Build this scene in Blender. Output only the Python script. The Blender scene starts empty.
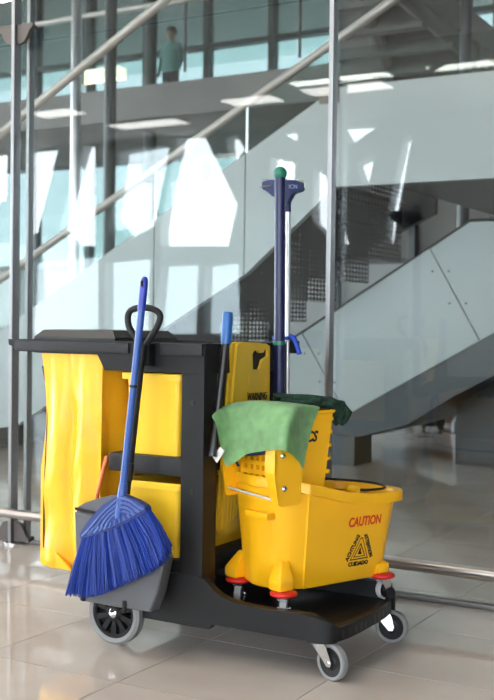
import bpy, bmesh, math, random
from mathutils import Vector, Matrix, noise
random.seed(7)
SC = bpy.context.scene
COL = SC.collection
PI = math.pi

# ------------------------------------------------------------------ camera
F, CX, CY = 1100.0, 247.0, 350.0
YAW, PITCH, ROLL, HC = math.radians(30.1), math.radians(1.35), math.radians(0.73), 1.05
_f0 = Vector((-math.sin(YAW), math.cos(YAW), 0)); _r0 = Vector((math.cos(YAW), math.sin(YAW), 0)); _u0 = Vector((0, 0, 1))
FW = _f0 * math.cos(PITCH) - _u0 * math.sin(PITCH)
_u1 = _u0 * math.cos(PITCH) + _f0 * math.sin(PITCH)
RT = _r0 * math.cos(ROLL) + _u1 * math.sin(ROLL)
UP = -_r0 * math.sin(ROLL) + _u1 * math.cos(ROLL)
CAMPOS = Vector((0, 0, HC))
cam = bpy.data.cameras.new('camera')
cam.sensor_fit = 'VERTICAL'; cam.sensor_height = 24.0; cam.sensor_width = 24.0
cam.lens = F / 700.0 * 24.0
cam.clip_start = 0.05; cam.clip_end = 300
cam.dof.use_dof = True; cam.dof.focus_distance = 3.35; cam.dof.aperture_fstop = 3.2
camo = bpy.data.objects.new('camera', cam); COL.objects.link(camo)
M = Matrix.Identity(4)
for i in range(3):
    M[i][0] = RT[i]; M[i][1] = UP[i]; M[i][2] = -FW[i]; M[i][3] = CAMPOS[i]
camo.matrix_world = M
SC.camera = camo

def ray(x, y): return FW + RT * ((x - CX) / F) + UP * ((CY - y) / F)
def onz(x, y, z=0.0):
    d = ray(x, y); return CAMPOS + d * ((z - HC) / d.z)
def ony(x, y, Y):
    d = ray(x, y); return CAMPOS + d * (Y / d.y)
def onx(x, y, X):
    d = ray(x, y); return CAMPOS + d * (X / d.x)

# ------------------------------------------------------------------ world, exposure
w = bpy.data.worlds.new('overcast_sky'); SC.world = w; w.use_nodes = True
bg = w.node_tree.nodes['Background']
bg.inputs[0].default_value = (0.86, 0.94, 1.0, 1); bg.inputs[1].default_value = 11.0
SC.view_settings.view_transform = 'Standard'; SC.view_settings.look = 'None'
SC.view_settings.gamma = 1.0; SC.view_settings.exposure = 0.38
try: SC.view_settings.use_curve_mapping = False
except Exception: pass
cy = SC.cycles
cy.use_denoising = True
cy.max_bounces = 8; cy.diffuse_bounces = 4; cy.glossy_bounces = 4; cy.transparent_max_bounces = 16
cy.sample_clamp_indirect = 6.0
cy.caustics_reflective = False; cy.caustics_refractive = False

# ------------------------------------------------------------------ materials
MATS = {}
def mat(name, col, rough=0.5, metal=0.0, var=0.0, vscale=8.0, bump=0.0, bscale=60.0, coat=0.0, spec=0.5, emit=None, estr=0.0, sheen=0.0, stretch=None):
    if name in MATS: return MATS[name]
    m = bpy.data.materials.new(name); m.use_nodes = True
    nt = m.node_tree; b = nt.nodes['Principled BSDF']
    b.inputs['Base Color'].default_value = (*col, 1)
    b.inputs['Roughness'].default_value = rough; b.inputs['Metallic'].default_value = metal
    b.inputs['Specular IOR Level'].default_value = spec
    b.inputs['Coat Weight'].default_value = coat; b.inputs['Coat Roughness'].default_value = 0.1
    b.inputs['Sheen Weight'].default_value = sheen
    if emit:
        b.inputs['Emission Color'].default_value = (*emit, 1); b.inputs['Emission Strength'].default_value = estr
    if var or bump:
        tc = nt.nodes.new('ShaderNodeTexCoord'); src = tc.outputs['Object']
        if stretch:
            mp = nt.nodes.new('ShaderNodeMapping'); mp.inputs['Scale'].default_value = stretch
            nt.links.new(src, mp.inputs[0]); src = mp.outputs[0]
    if var:
        n = nt.nodes.new('ShaderNodeTexNoise'); n.inputs['Scale'].default_value = vscale; n.inputs['Detail'].default_value = 5
        nt.links.new(src, n.inputs['Vector'])
        r = nt.nodes.new('ShaderNodeMapRange'); r.inputs[1].default_value = 0.3; r.inputs[2].default_value = 0.7
        r.inputs[3].default_value = 1 - var; r.inputs[4].default_value = 1 + var
        nt.links.new(n.outputs['Fac'], r.inputs[0])
        mx = nt.nodes.new('ShaderNodeVectorMath'); mx.operation = 'SCALE'; mx.inputs[0].default_value = col
        nt.links.new(r.outputs[0], mx.inputs['Scale']); nt.links.new(mx.outputs[0], b.inputs['Base Color'])
    if bump:
        n2 = nt.nodes.new('ShaderNodeTexNoise'); n2.inputs['Scale'].default_value = bscale; n2.inputs['Detail'].default_value = 3
        nt.links.new(src, n2.inputs['Vector'])
        bp = nt.nodes.new('ShaderNodeBump'); bp.inputs['Strength'].default_value = bump; bp.inputs['Distance'].default_value = 0.01
        nt.links.new(n2.outputs['Fac'], bp.inputs['Height']); nt.links.new(bp.outputs[0], b.inputs['Normal'])
    MATS[name] = m
    return m

def glass_mat(name, tint, ior=1.6, rough=0.0, milk=None, milkfac=0.0):
    """thin architectural pane: fresnel mix of a mirror and a tinted see-through"""
    m = bpy.data.materials.new(name); m.use_nodes = True; nt = m.node_tree
    nt.nodes.remove(nt.nodes['Principled BSDF']); out = nt.nodes['Material Output']
    fr = nt.nodes.new('ShaderNodeFresnel'); ge = nt.nodes.new('ShaderNodeNewGeometry')
    io = nt.nodes.new('ShaderNodeMapRange'); io.inputs[3].default_value = ior; io.inputs[4].default_value = 1.0 / ior   # same reflectance on both faces of the pane
    nt.links.new(ge.outputs['Backfacing'], io.inputs[0]); nt.links.new(io.outputs[0], fr.inputs[0])
    tr = nt.nodes.new('ShaderNodeBsdfTransparent'); tr.inputs[0].default_value = (*tint, 1)
    gl = nt.nodes.new('ShaderNodeBsdfGlossy'); gl.inputs['Roughness'].default_value = rough
    base = tr
    if milk:
        df = nt.nodes.new('ShaderNodeBsdfDiffuse'); df.inputs[0].default_value = (*milk, 1)
        mm = nt.nodes.new('ShaderNodeMixShader'); mm.inputs[0].default_value = milkfac
        nt.links.new(tr.outputs[0], mm.inputs[1]); nt.links.new(df.outputs[0], mm.inputs[2]); base = mm
    mx = nt.nodes.new('ShaderNodeMixShader')
    nt.links.new(fr.outputs[0], mx.inputs[0]); nt.links.new(base.outputs[0], mx.inputs[1]); nt.links.new(gl.outputs[0], mx.inputs[2])
    nt.links.new(mx.outputs[0], out.inputs[0]); MATS[name] = m
    return m

BLACK = mat('black_plastic', (0.008, 0.008, 0.009), 0.48, spec=0.3, var=0.15, vscale=5, bump=0.15, bscale=400)
DECKB = mat('black_deck_plastic', (0.006, 0.006, 0.007), 0.38, bump=0.12, bscale=300)
DGREY = mat('dark_grey_plastic', (0.017, 0.017, 0.019), 0.45, spec=0.35, bump=0.1, bscale=300)
LIDM = mat('black_lid_plastic', (0.008, 0.008, 0.009), 0.3)
YEL = mat('yellow_bucket_plastic', (0.93, 0.47, 0.008), 0.36, var=0.04, vscale=6)
YBIN = mat('yellow_bin_plastic', (0.93, 0.57, 0.025), 0.38, var=0.03, vscale=5)
YBAG = mat('yellow_vinyl', (0.93, 0.50, 0.022), 0.33, var=0.05, vscale=9, bump=0.25, bscale=22)
YSIGN = mat('yellow_sign_plastic', (0.78, 0.50, 0.035), 0.4, var=0.05)
ORNG = mat('orange_vinyl_strap', (0.62, 0.13, 0.02), 0.4)
BLUEH = mat('blue_broom_handle', (0.018, 0.075, 0.33), 0.32)
BLUEC = mat('blue_broom_plastic', (0.020, 0.042, 0.19), 0.38)
BLUER = mat('pale_blue_rib', (0.06, 0.12, 0.38), 0.35)
BLUEG = mat('blue_grip', (0.010, 0.105, 0.36), 0.4)
NAVY = mat('navy_handle', (0.010, 0.012, 0.065), 0.3, spec=0.35)
NAVY2 = mat('navy_plastic', (0.005, 0.016, 0.085), 0.35)
GREENB = mat('green_plastic', (0.005, 0.16, 0.10), 0.35)
STEEL = mat('brushed_steel', (0.55, 0.55, 0.56), 0.28, 1.0, var=0.08, vscale=30, stretch=(1, 1, 0.05))
POSTM = mat('satin_steel_post', (0.30, 0.30, 0.31), 0.36, 1.0, var=0.05, vscale=20)
BRACK = mat('bronze_grey_casting', (0.11, 0.095, 0.09), 0.5, 0.6)
RAILM = mat('satin_steel_rail', (0.40, 0.365, 0.34), 0.3, 1.0)
DSTEEL = mat('dark_steel', (0.20, 0.19, 0.185), 0.33, 0.9, var=0.05)
CHROME = mat('zinc_plate', (0.75, 0.75, 0.76), 0.22, 1.0)
ALU = mat('aluminium', (0.50, 0.50, 0.51), 0.35, 1.0)
TYREG = mat('grey_rubber', (0.23, 0.23, 0.235), 0.6)
TYREL = mat('light_grey_rubber', (0.42, 0.42, 0.43), 0.6)
RED = mat('red_bumper_rubber', (0.60, 0.016, 0.012), 0.4)
GREYP = mat('grey_pan_plastic', (0.105, 0.11, 0.12), 0.45, bump=0.08, bscale=300)
CLOTH = mat('green_microfibre', (0.36, 0.68, 0.31), 0.95, var=0.16, vscale=28, bump=0.6, bscale=380, sheen=0.3)
MOPY = mat('dark_green_yarn', (0.006, 0.032, 0.018), 0.9, var=0.3, vscale=60, bump=0.8, bscale=200)
NAVYC = mat('navy_cloth', (0.010, 0.018, 0.06), 0.9, bump=0.5, bscale=250)
WHITEP = mat('white_tag', (0.75, 0.73, 0.72), 0.6)
PRINTB = mat('black_print', (0.012, 0.010, 0.006), 0.5)
PRINTR = mat('red_print', (0.62, 0.03, 0.008), 0.5)
PRINTW = mat('pale_print', (0.30, 0.33, 0.45), 0.5)
HOLE = mat('dark_hole', (0.006, 0.006, 0.006), 0.8)
PANEL = mat('grey_cladding', (0.29, 0.315, 0.32), 0.34, 0.35, var=0.04, vscale=1.2)
PANEL2 = mat('pale_grey_cladding', (0.32, 0.35, 0.355), 0.30, 0.3, var=0.04, vscale=1.0)
TRUSS = mat('grey_truss_paint', (0.062, 0.066, 0.07), 0.35, 0.5)
CONC = mat('warm_concrete', (0.17, 0.15, 0.13), 0.8, var=0.15, vscale=2, bump=0.2, bscale=40)
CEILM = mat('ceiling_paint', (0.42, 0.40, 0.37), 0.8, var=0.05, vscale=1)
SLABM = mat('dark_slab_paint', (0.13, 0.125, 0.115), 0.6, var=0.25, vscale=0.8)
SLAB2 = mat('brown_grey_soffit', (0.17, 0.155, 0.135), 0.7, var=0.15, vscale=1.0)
DARKM = mat('dark_mullion', (0.05, 0.055, 0.055), 0.4, 0.5)
BEIGE = mat('beige_tube', (0.44, 0.41, 0.38), 0.35, 0.6)
WALLM = mat('grey_wall_paint', (0.40, 0.41, 0.41), 0.7, var=0.05, vscale=1)
LAMPFILL = mat('fill_lamp_diffuser', (0.9, 0.9, 0.9), 0.5, emit=(1.0, 0.95, 0.87), estr=27.0)
LAMPS = mat('soft_lamp_diffuser', (0.9, 0.9, 0.9), 0.5, emit=(1.0, 0.97, 0.92), estr=7.0)
LAMPY = mat('warm_lamp_diffuser', (0.9, 0.9, 0.8), 0.5, emit=(1.0, 0.93, 0.62), estr=1.6)
GLASS = glass_mat('clear_glass', (0.965, 0.985, 0.98), 1.55)
GLASSG = glass_mat('green_glass', (0.81, 0.88, 0.87), 1.4)
GLASSL = glass_mat('dimming_pane_glass', (0.70, 0.74, 0.75), 1.4)
GLASSM = glass_mat('pale_dimming_pane_glass', (0.88, 0.92, 0.93), 1.4)
GLASSFAR = glass_mat('solar_glass', (0.228, 0.265, 0.265), 1.4)
def perf_mat():
    m = bpy.data.materials.new('perforated_steel'); m.use_nodes = True; nt = m.node_tree; b = nt.nodes['Principled BSDF']
    out = nt.nodes['Material Output']; b.inputs['Base Color'].default_value = (0.13, 0.135, 0.14, 1); b.inputs['Metallic'].default_value = 0.4; b.inputs['Roughness'].default_value = 0.45
    tc = nt.nodes.new('ShaderNodeTexCoord'); vm = nt.nodes.new('ShaderNodeVectorMath'); vm.operation = 'MULTIPLY'; vm.inputs[1].default_value = (1, 1 / 0.06, 1 / 0.036)
    nt.links.new(tc.outputs['Object'], vm.inputs[0])
    fr = nt.nodes.new('ShaderNodeVectorMath'); fr.operation = 'FRACTION'; nt.links.new(vm.outputs[0], fr.inputs[0])
    sb = nt.nodes.new('ShaderNodeVectorMath'); sb.operation = 'SUBTRACT'; sb.inputs[1].default_value = (0.5, 0.5, 0.5); nt.links.new(fr.outputs[0], sb.inputs[0])
    ml = nt.nodes.new('ShaderNodeVectorMath'); ml.operation = 'MULTIPLY'; ml.inputs[1].default_value = (0, 1, 1); nt.links.new(sb.outputs[0], ml.inputs[0])
    ln = nt.nodes.new('ShaderNodeVectorMath'); ln.operation = 'LENGTH'; nt.links.new(ml.outputs[0], ln.inputs[0])
    lt = nt.nodes.new('ShaderNodeMath'); lt.operation = 'LESS_THAN'; lt.inputs[1].default_value = 0.36; nt.links.new(ln.outputs['Value'], lt.inputs[0])
    tr = nt.nodes.new('ShaderNodeBsdfTransparent'); mx = nt.nodes.new('ShaderNodeMixShader')
    nt.links.new(lt.outputs[0], mx.inputs[0]); nt.links.new(b.outputs[0], mx.inputs[1]); nt.links.new(tr.outputs[0], mx.inputs[2]); nt.links.new(mx.outputs[0], out.inputs[0])
    return m
PERF = perf_mat()
TS = 0.5135; TX0, TY0 = -1.4028, 3.0875
def tile_mat(name, joints):
    m = bpy.data.materials.new(name); m.use_nodes = True; nt = m.node_tree; b = nt.nodes['Principled BSDF']
    ge = nt.nodes.new('ShaderNodeNewGeometry')
    n1 = nt.nodes.new('ShaderNodeTexNoise'); n1.inputs['Scale'].default_value = 3.0; n1.inputs['Detail'].default_value = 6
    nt.links.new(ge.outputs['Position'], n1.inputs['Vector'])
    r = nt.nodes.new('ShaderNodeValToRGB'); r.color_ramp.elements[0].color = (0.50, 0.44, 0.40, 1); r.color_ramp.elements[1].color = (0.59, 0.53, 0.485, 1)
    r.color_ramp.elements[0].position = 0.3; r.color_ramp.elements[1].position = 0.7
    nt.links.new(n1.outputs['Fac'], r.inputs[0]); colout = r.outputs[0]
    oi = nt.nodes.new('ShaderNodeObjectInfo'); mr = nt.nodes.new('ShaderNodeMapRange'); mr.inputs[3].default_value = 0.95; mr.inputs[4].default_value = 1.05
    nt.links.new(oi.outputs['Random'], mr.inputs[0])
    sc = nt.nodes.new('ShaderNodeVectorMath'); sc.operation = 'SCALE'; nt.links.new(colout, sc.inputs[0]); nt.links.new(mr.outputs[0], sc.inputs['Scale']); colout = sc.outputs[0]
    if joints:
        sp = nt.nodes.new('ShaderNodeSeparateXYZ'); nt.links.new(ge.outputs['Position'], sp.inputs[0]); ms = []
        for ax, o in (('X', TX0), ('Y', TY0)):
            a = nt.nodes.new('ShaderNodeMath'); a.operation = 'SUBTRACT'; a.inputs[1].default_value = o - 0.5 * TS; nt.links.new(sp.outputs[ax], a.inputs[0])
            d = nt.nodes.new('ShaderNodeMath'); d.operation = 'PINGPONG'; d.inputs[1].default_value = TS / 2; nt.links.new(a.outputs[0], d.inputs[0])
            g = nt.nodes.new('ShaderNodeMath'); g.operation = 'GREATER_THAN'; g.inputs[1].default_value = TS / 2 - 0.0025; nt.links.new(d.outputs[0], g.inputs[0]); ms.append(g)
        mm = nt.nodes.new('ShaderNodeMath'); mm.operation = 'MAXIMUM'; nt.links.new(ms[0].outputs[0], mm.inputs[0]); nt.links.new(ms[1].outputs[0], mm.inputs[1])
        mc = nt.nodes.new('ShaderNodeMix'); mc.data_type = 'RGBA'; mc.inputs['B'].default_value = (0.10, 0.085, 0.075, 1)
        nt.links.new(mm.outputs[0], mc.inputs['Factor']); nt.links.new(colout, mc.inputs['A']); colout = mc.outputs['Result']
    nt.links.new(colout, b.inputs['Base Color'])
    b.inputs['Roughness'].default_value = 0.10; b.inputs['Specular IOR Level'].default_value = 0.8
    n2 = nt.nodes.new('ShaderNodeTexNoise'); n2.inputs['Scale'].default_value = 1.6; n2.inputs['Detail'].default_value = 2
    nt.links.new(ge.outputs['Position'], n2.inputs['Vector'])
    rr = nt.nodes.new('ShaderNodeMapRange'); rr.inputs[3].default_value = 0.03; rr.inputs[4].default_value = 0.075; nt.links.new(n2.outputs['Fac'], rr.inputs[0]); nt.links.new(rr.outputs[0], b.inputs['Roughness'])
    return m
TILE = tile_mat('polished_beige_tile', False); TILEFAR = tile_mat('polished_beige_tile_with_joints', True)
GROUT = mat('dark_grout', (0.10, 0.085, 0.075), 0.8)

# ------------------------------------------------------------------ mesh helpers
def B(): return bmesh.new()
def face(bm, vs):
    try: return bm.faces.new(vs)
    except ValueError: return None
def box(bm, x0, x1, y0, y1, z0, z1, bev=0.0, fn=None):
    t = bmesh.new()
    vs = [t.verts.new((x, y, z)) for x in (x0, x1) for y in (y0, y1) for z in (z0, z1)]
    for q in ((0, 1, 3, 2), (4, 6, 7, 5), (0, 4, 5, 1), (2, 3, 7, 6), (0, 2, 6, 4), (1, 5, 7, 3)): t.faces.new([vs[i] for i in q])
    merge(bm, t, bev, fn)
def merge(bm, t, bev=0.0, fn=None, seg=2):
    bmesh.ops.recalc_face_normals(t, faces=t.faces)
    if bev: bmesh.ops.bevel(t, geom=list(t.edges), offset=bev, segments=seg, profile=0.7, affect='EDGES', clamp_overlap=True)
    if fn:
        for v in t.verts: v.co = fn(*v.co)
        bmesh.ops.recalc_face_normals(t, faces=t.faces)
    mp = {v: bm.verts.new(v.co) for v in t.verts}
    for f in t.faces: face(bm, [mp[v] for v in f.verts])
    t.free()
def tube(bm, path, r, n=10, caps=True, closed=False, up=None):
    path = [Vector(p) for p in path]; N = len(path)
    rs = r if isinstance(r, (list, tuple)) else [r] * N
    tg = []
    for i in range(N):
        a = path[(i - 1) % N] if (closed or i > 0) else path[i]; b = path[(i + 1) % N] if (closed or i < N - 1) else path[i]
        tg.append((b - a).normalized())
    if up is None: up = Vector((0, 0, 1)) if abs(tg[0].z) < 0.9 else Vector((0, 1, 0))
    nx = tg[0].cross(up).normalized(); rings = []
    for i in range(N):
        nx = (nx - tg[i] * nx.dot(tg[i])).normalized(); ny = tg[i].cross(nx)
        rings.append([bm.verts.new(path[i] + (nx * math.cos(2 * PI * k / n) + ny * math.sin(2 * PI * k / n)) * rs[i]) for k in range(n)])
    for i in range(N if closed else N - 1):
        a, b = rings[i], rings[(i + 1) % N]
        for k in range(n): face(bm, [a[k], a[(k + 1) % n], b[(k + 1) % n], b[k]])
    if caps and not closed:
        face(bm, rings[0][::-1]); face(bm, rings[-1])
def lathe(bm, prof, org, axis, n=24):
    """prof: list of (radius, height along axis)"""
    axis = Vector(axis).normalized(); a = axis.orthogonal().normalized(); b = axis.cross(a); org = Vector(org); rings = []
    for r, h in prof:
        c = org + axis * h
        rings.append([bm.verts.new(c)] if r < 1e-6 else [bm.verts.new(c + (a * math.cos(2 * PI * k / n) + b * math.sin(2 * PI * k / n)) * r) for k in range(n)])
    for p, q in zip(rings, rings[1:]):
        for k in range(n):
            k2 = (k + 1) % n
            if len(p) == 1: face(bm, [p[0], q[k2], q[k]])
            elif len(q) == 1: face(bm, [p[k], p[k2], q[0]])
            else: face(bm, [p[k], p[k2], q[k2], q[k]])
def loft(bm, rings, cap0=True, cap1=True, closed=True):
    rv = [[bm.verts.new(p) for p in r] for r in rings]; n = len(rv[0])
    for a, b in zip(rv, rv[1:]):
        for k in range(n if closed else n - 1): face(bm, [a[k], a[(k + 1) % n], b[(k + 1) % n], b[k]])
    if closed:
        if cap0: face(bm, rv[0][::-1])
        if cap1: face(bm, rv[-1])
    return rv
def plate(bm, outer, holes, fn, h0, h1):
    """flat plate with holes; fn(a, b, h) -> world"""
    loops = [outer] + holes
    t = bmesh.new(); vs = []; es = []
    for l in loops:
        lv = [t.verts.new((p[0], p[1], 0)) for p in l]; vs += lv
        es += [t.edges.new((lv[k], lv[(k + 1) % len(lv)])) for k in range(len(lv))]
    t.verts.index_update()
    if holes: bmesh.ops.triangle_fill(t, edges=es, use_beauty=True, use_dissolve=False)
    else: t.faces.new(vs)
    t.verts.index_update()
    pts = [p for l in loops for p in l]
    A = [bm.verts.new(fn(p[0], p[1], h0)) for p in pts]; Bv = [bm.verts.new(fn(p[0], p[1], h1)) for p in pts]
    for f in t.faces:
        ix = [v.index for v in f.verts]
        face(bm, [A[i] for i in ix]); face(bm, [Bv[i] for i in reversed(ix)])
    t.free(); o = 0
    for l in loops:
        m = len(l)
        for k in range(m): face(bm, [A[o + k], A[o + (k + 1) % m], Bv[o + (k + 1) % m], Bv[o + k]])
        o += m
def obj(name, bm, m, parent=None, smooth=35, keep=False):
    bmesh.ops.recalc_face_normals(bm, faces=bm.faces)
    me = bpy.data.meshes.new(name); bm.to_mesh(me); bm.free()
    me.materials.append(m)
    if smooth:
        me.shade_smooth(); me.set_sharp_from_angle(angle=math.radians(smooth))
    return link(name, me, parent)
def link(name, me, parent=None):
    o = bpy.data.objects.new(name, me); COL.objects.link(o)
    if parent is not None:
        o.parent = parent; o.matrix_parent_inverse = INV(parent)
    return o
def INV(p):
    m = Matrix.Translation(p.location); 
    q = p.parent
    while q is not None: q = q.parent
    return m.inverted()
def tag(o, label, cat, group=None):
    o['label'] = label; o['category'] = cat
    if group: o['group'] = group
    return o
def thing(name, loc, label, cat, group=None):
    o = bpy.data.objects.new(name, None); COL.objects.link(o); o.location = loc; o.empty_display_size = 0.05
    return tag(o, label, cat, group)
def struct(o, label=None):
    o['kind'] = 'structure'
    if label: o['label'] = label
    return o
def text(name, body, size, mtx, m, parent, extrude=0.0006, sx=1.0, shear=0.0, align='CENTER', bold=0.0):
    cu = bpy.data.curves.new(name, 'FONT'); cu.body = body; cu.size = size; cu.extrude = extrude; cu.align_x = align; cu.align_y = 'CENTER'
    cu.shear = shear; cu.offset = bold; cu.resolution_u = 3
    t = bpy.data.objects.new('tmp', cu); COL.objects.link(t)
    me = bpy.data.meshes.new_from_object(t); bpy.data.objects.remove(t); bpy.data.curves.remove(cu)
    me.transform(mtx @ Matrix.Scale(sx, 4, (1, 0, 0))); me.materials.clear(); me.materials.append(m)
    return link(name, me, parent)
def frame(o, x, y):   # matrix: local x,y axes + origin
    x = Vector(x).normalized(); y = Vector(y); z = x.cross(y).normalized(); y = z.cross(x)
    m = Matrix.Identity(4)
    for i in range(3): m[i][0] = x[i]; m[i][1] = y[i]; m[i][2] = z[i]; m[i][3] = o[i]
    return m
def copy_tree(o, dloc, parent=None):
    c = o.copy(); COL.objects.link(c); c.parent = parent
    if parent is None: c.location = o.location + Vector(dloc)
    else: c.matrix_parent_inverse = o.matrix_parent_inverse.copy()
    for ch in list(o.children): copy_tree(ch, (0, 0, 0), c)
    return c

# ================================================================== SETTING
YG = 3.97                       # plane of the glass wall
ZC = 4.5                        # ceiling of the front hall
YB = -9.0                       # facade behind the photographer
# ---- floor
bm = B(); box(bm, -34, 14, -9.4, 26, -0.20, -0.003)
floor = struct(obj('floor', bm, TILEFAR, None, 0), 'polished beige tile floor')
bm = B(); hs = TS / 2 - 0.0016
box(bm, -hs, hs, -hs, hs, -0.0029, 0.0, 0)
tile_me = bpy.data.meshes.new('tile'); bm.to_mesh(tile_me); bm.free(); tile_me.materials.append(TILE)
for i in range(-10, 6):
    for j in range(-4, 12):
        o = bpy.data.objects.new('tile', tile_me); COL.objects.link(o)
        o.location = (TX0 + (i + 0.5) * TS, TY0 + (j + 0.5) * TS, 0); o.parent = floor

# ---- front hall: ceiling, facade with sloping openings, end wall
bm = B(); box(bm, -34, 14, -9.4, 4.05, ZC, ZC + 0.25)
struct(obj('ceiling', bm, CEILM, None, 0), 'pale ceiling over the concourse')
bm = B(); box(bm, 14, 14.3, -9.4, 26, -0.2, 9)
struct(obj('wall_right', bm, WALLM, None, 0), 'grey end wall of the hall')
def mir(x, y):                  # a pixel of the mirror image in the glass -> point on the facade
    p = ony(x, y, 2 * YG - YB); return (p.x, p.z)
OPEN = [
    [(-40, 136), (8, 134), (6, 200), (-40, 214)],
    [(22, 134), (62, 133), (44, 204), (38, 232), (22, 240)],
    [(86, 131), (95, 131), (95, 246), (74, 246), (58, 228)],
    [(120, 152), (170, 144), (164, 176), (154, 226), (128, 240), (112, 218)],
    [(181, 123), (198, 123), (237, 204), (228, 246), (160, 246), (160, 226), (170, 172)],
    [(226, 138), (236, 134), (245, 150), (228, 168)],
    [(278, 132), (297, 130), (297, 143)],
    [(270, 157), (295, 163), (294, 181), (268, 174)],
    [(340, 127), (380, 125), (350, 145)],
    [(356, 164), (375, 154), (366, 194)],
    [(403, 138), (412, 134), (399, 206), (393, 243), (385, 245), (388, 206)],
    [(312, 166), (325, 176), (349, 244), (333, 242), (312, 222)],
    [(416, 216), (422, 214), (420, 240), (414, 240)],
    [(160, 266), (198, 264), (196, 334), (154, 334)],
    [(204, 266), (238, 262), (240, 334), (202, 334)],
    [(28, 262), (98, 256), (98, 334), (24, 334)],
    [(104, 262), (150, 258), (148, 334), (104, 334)],
]
PANED = {3: GLASSM, 13: GLASSL, 14: GLASSL, 15: GLASSL, 16: GLASSL}     # panes added to dim these openings in the mirror image
outer = [(-34, -0.1), (14, -0.1), (14, ZC), (-34, ZC)]
holes = [[mir(*p) for p in q] for q in OPEN]
xl = min(p[0] for h in holes for p in h)
x = xl - 0.6
while x > -33:                   # unseen bays added left of what the glass mirrors, for more daylight
    holes.append([(x, 0.9), (x - 0.3, ZC - 0.25), (x - 1.9, ZC - 0.25), (x - 1.6, 0.9)]); x -= 2.3
def pierced(bm, x0, x1, z0, z1, holes, y0, y1):
    """wall sheet cut into level strips between all hole corners, leaving the holes open"""
    zs = sorted({round(p[1], 5) for h in holes for p in h} | {z0, z1}); zs = [z for z in zs if z0 <= z <= z1]
    def cross(h, z):
        xs = []
        for (xa, za), (xb, zb) in zip(h, h[1:] + h[:1]):
            if (za - z) * (zb - z) < 0: xs.append((xa, za, xb, zb))
        at = lambda e, q: e[0] + (e[2] - e[0]) * min(1, max(0, (q - e[1]) / (e[3] - e[1])))
        return sorted(xs, key=lambda e: at(e, z)), at
    for za, zb in zip(zs, zs[1:]):
        if zb - za < 1e-4: continue
        zm = (za + zb) / 2; gaps = []
        for h in holes:
            es, at = cross(h, zm)
            for e, f in zip(es[::2], es[1::2]): gaps.append((at(e, zm), at(e, za), at(e, zb), at(f, za), at(f, zb)))
        gaps.sort(); la, lb = x0, x0
        for g in gaps + [(x1, x1, x1, x1, x1)]:
            for y in (y0, y1): face(bm, [bm.verts.new(p) for p in ((la, y, za), (g[1], y, za), (g[2], y, zb), (lb, y, zb))])
            la, lb = g[3], g[4]
    for h in holes + [[(x0, z0), (x1, z0), (x1, z1), (x0, z1)]]:
        for (xa, za), (xb, zb) in zip(h, h[1:] + h[:1]): face(bm, [bm.verts.new(p) for p in ((xa, y0, za), (xb, y0, zb), (xb, y1, zb), (xa, y1, za))])
x = max(p[0] for h in holes for p in h) + 1.35
while x < 11:                     # unseen bays added on the right, for frontal light on the cart
    holes.append([(x, 0.9), (x + 0.3, ZC - 0.25), (x + 1.95, ZC - 0.25), (x + 1.65, 0.9)]); x += 2.25
bm = B(); pierced(bm, -34, 14, -0.1, ZC, holes, YB - 0.3, YB)
wb = struct(obj('wall_back', bm, WALLM, None, 0), 'steel facade with slanting openings')
for k, m_ in PANED.items():
    bm = B(); plate(bm, holes[k], [], lambda a, b, h: Vector((a, h, b)), YB - 0.16, YB - 0.15); obj('dimming_pane', bm, m_, wb, 0)

# lamps under the front hall ceiling: unseen fill rows, then the mirrored ones
def lamp(cx, cyy, lx, ly, z, m, label, group):
    t = thing('ceiling_light', (cx, cyy, z), label, 'light', group)
    bm = B(); box(bm, cx - lx / 2, cx + lx / 2, cyy - ly / 2, cyy + ly / 2, z - 0.05, z, 0.006); obj('housing', bm, STEEL, t)
    bm = B(); box(bm, cx - lx / 2 + 0.02, cx + lx / 2 - 0.02, cyy - ly / 2 + 0.02, cyy + ly / 2 - 0.02, z - 0.06, z - 0.045); obj('diffuser', bm, m, t, 0)
    return t
k = 0
NTH = ['first', 'second', 'third', 'fourth', 'fifth', 'sixth']
for row, y in (('row nearest the glass wall', 1.6), ('row over the photographer', -0.8)):  # both rows are added out of view to brighten cart and floor
    for i, x in enumerate((-10.6, -8.6, -6.6, -4.6, -2.6)):
        lamp(x, y, 1.5, 0.30, ZC, LAMPFILL, 'unseen fill lamp added under the ceiling, %s from the left in the %s' % (NTH[i], row), 'added fill lamps of the concourse')
for (px, py, lx, lab) in ((56, 110, 0.9, 'ceiling lamp mirrored left above the slanting openings'), (148, 121, 1.4, 'ceiling lamp mirrored as a thin streak beside the sloping tube'),
                          (252, 97, 0.9, 'ceiling lamp mirrored just left of the glazing post'), (346, 85, 1.3, 'ceiling lamp mirrored as a streak right of the glazing post')):
    q = onz(px, py, ZC); lamp(q.x, 2 * YG - q.y, lx, 0.5, ZC, LAMPS, lab, 'ceiling lamps near the facade')

# ---- glass wall: panes, posts, brackets, rail, floor channel
PX = [-5.18, -3.54, -1.90, -0.26, 1.38]
bm_n = 0
for i in range(len(PX) - 1):
    for z0, z1 in ((0.022, 2.352), (2.366, ZC - 0.01)):
        bm_n += 1
        bm = B(); box(bm, PX[i] + 0.008, PX[i + 1] - 0.008, YG, YG + 0.010, z0, z1)
        struct(obj('window_%d' % bm_n, bm, GLASS, None, 0), 'clear frameless pane of the glass wall')
for n, (xa, xb) in enumerate(((-34, -5.2), (1.4, 14))):
    bm_n += 1
    bm = B(); box(bm, xa, xb, YG, YG + 0.010, 0.022, ZC - 0.01); struct(obj('window_%d' % bm_n, bm, GLASS, None, 0), 'clear pane of the glass wall')
bm = B(); box(bm, -34, 14, YG - 0.012, YG + 0.02, 0, 0.02, 0.002); struct(obj('trim_1', bm, DSTEEL, None), 'dark steel floor channel under the glass wall')
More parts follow.
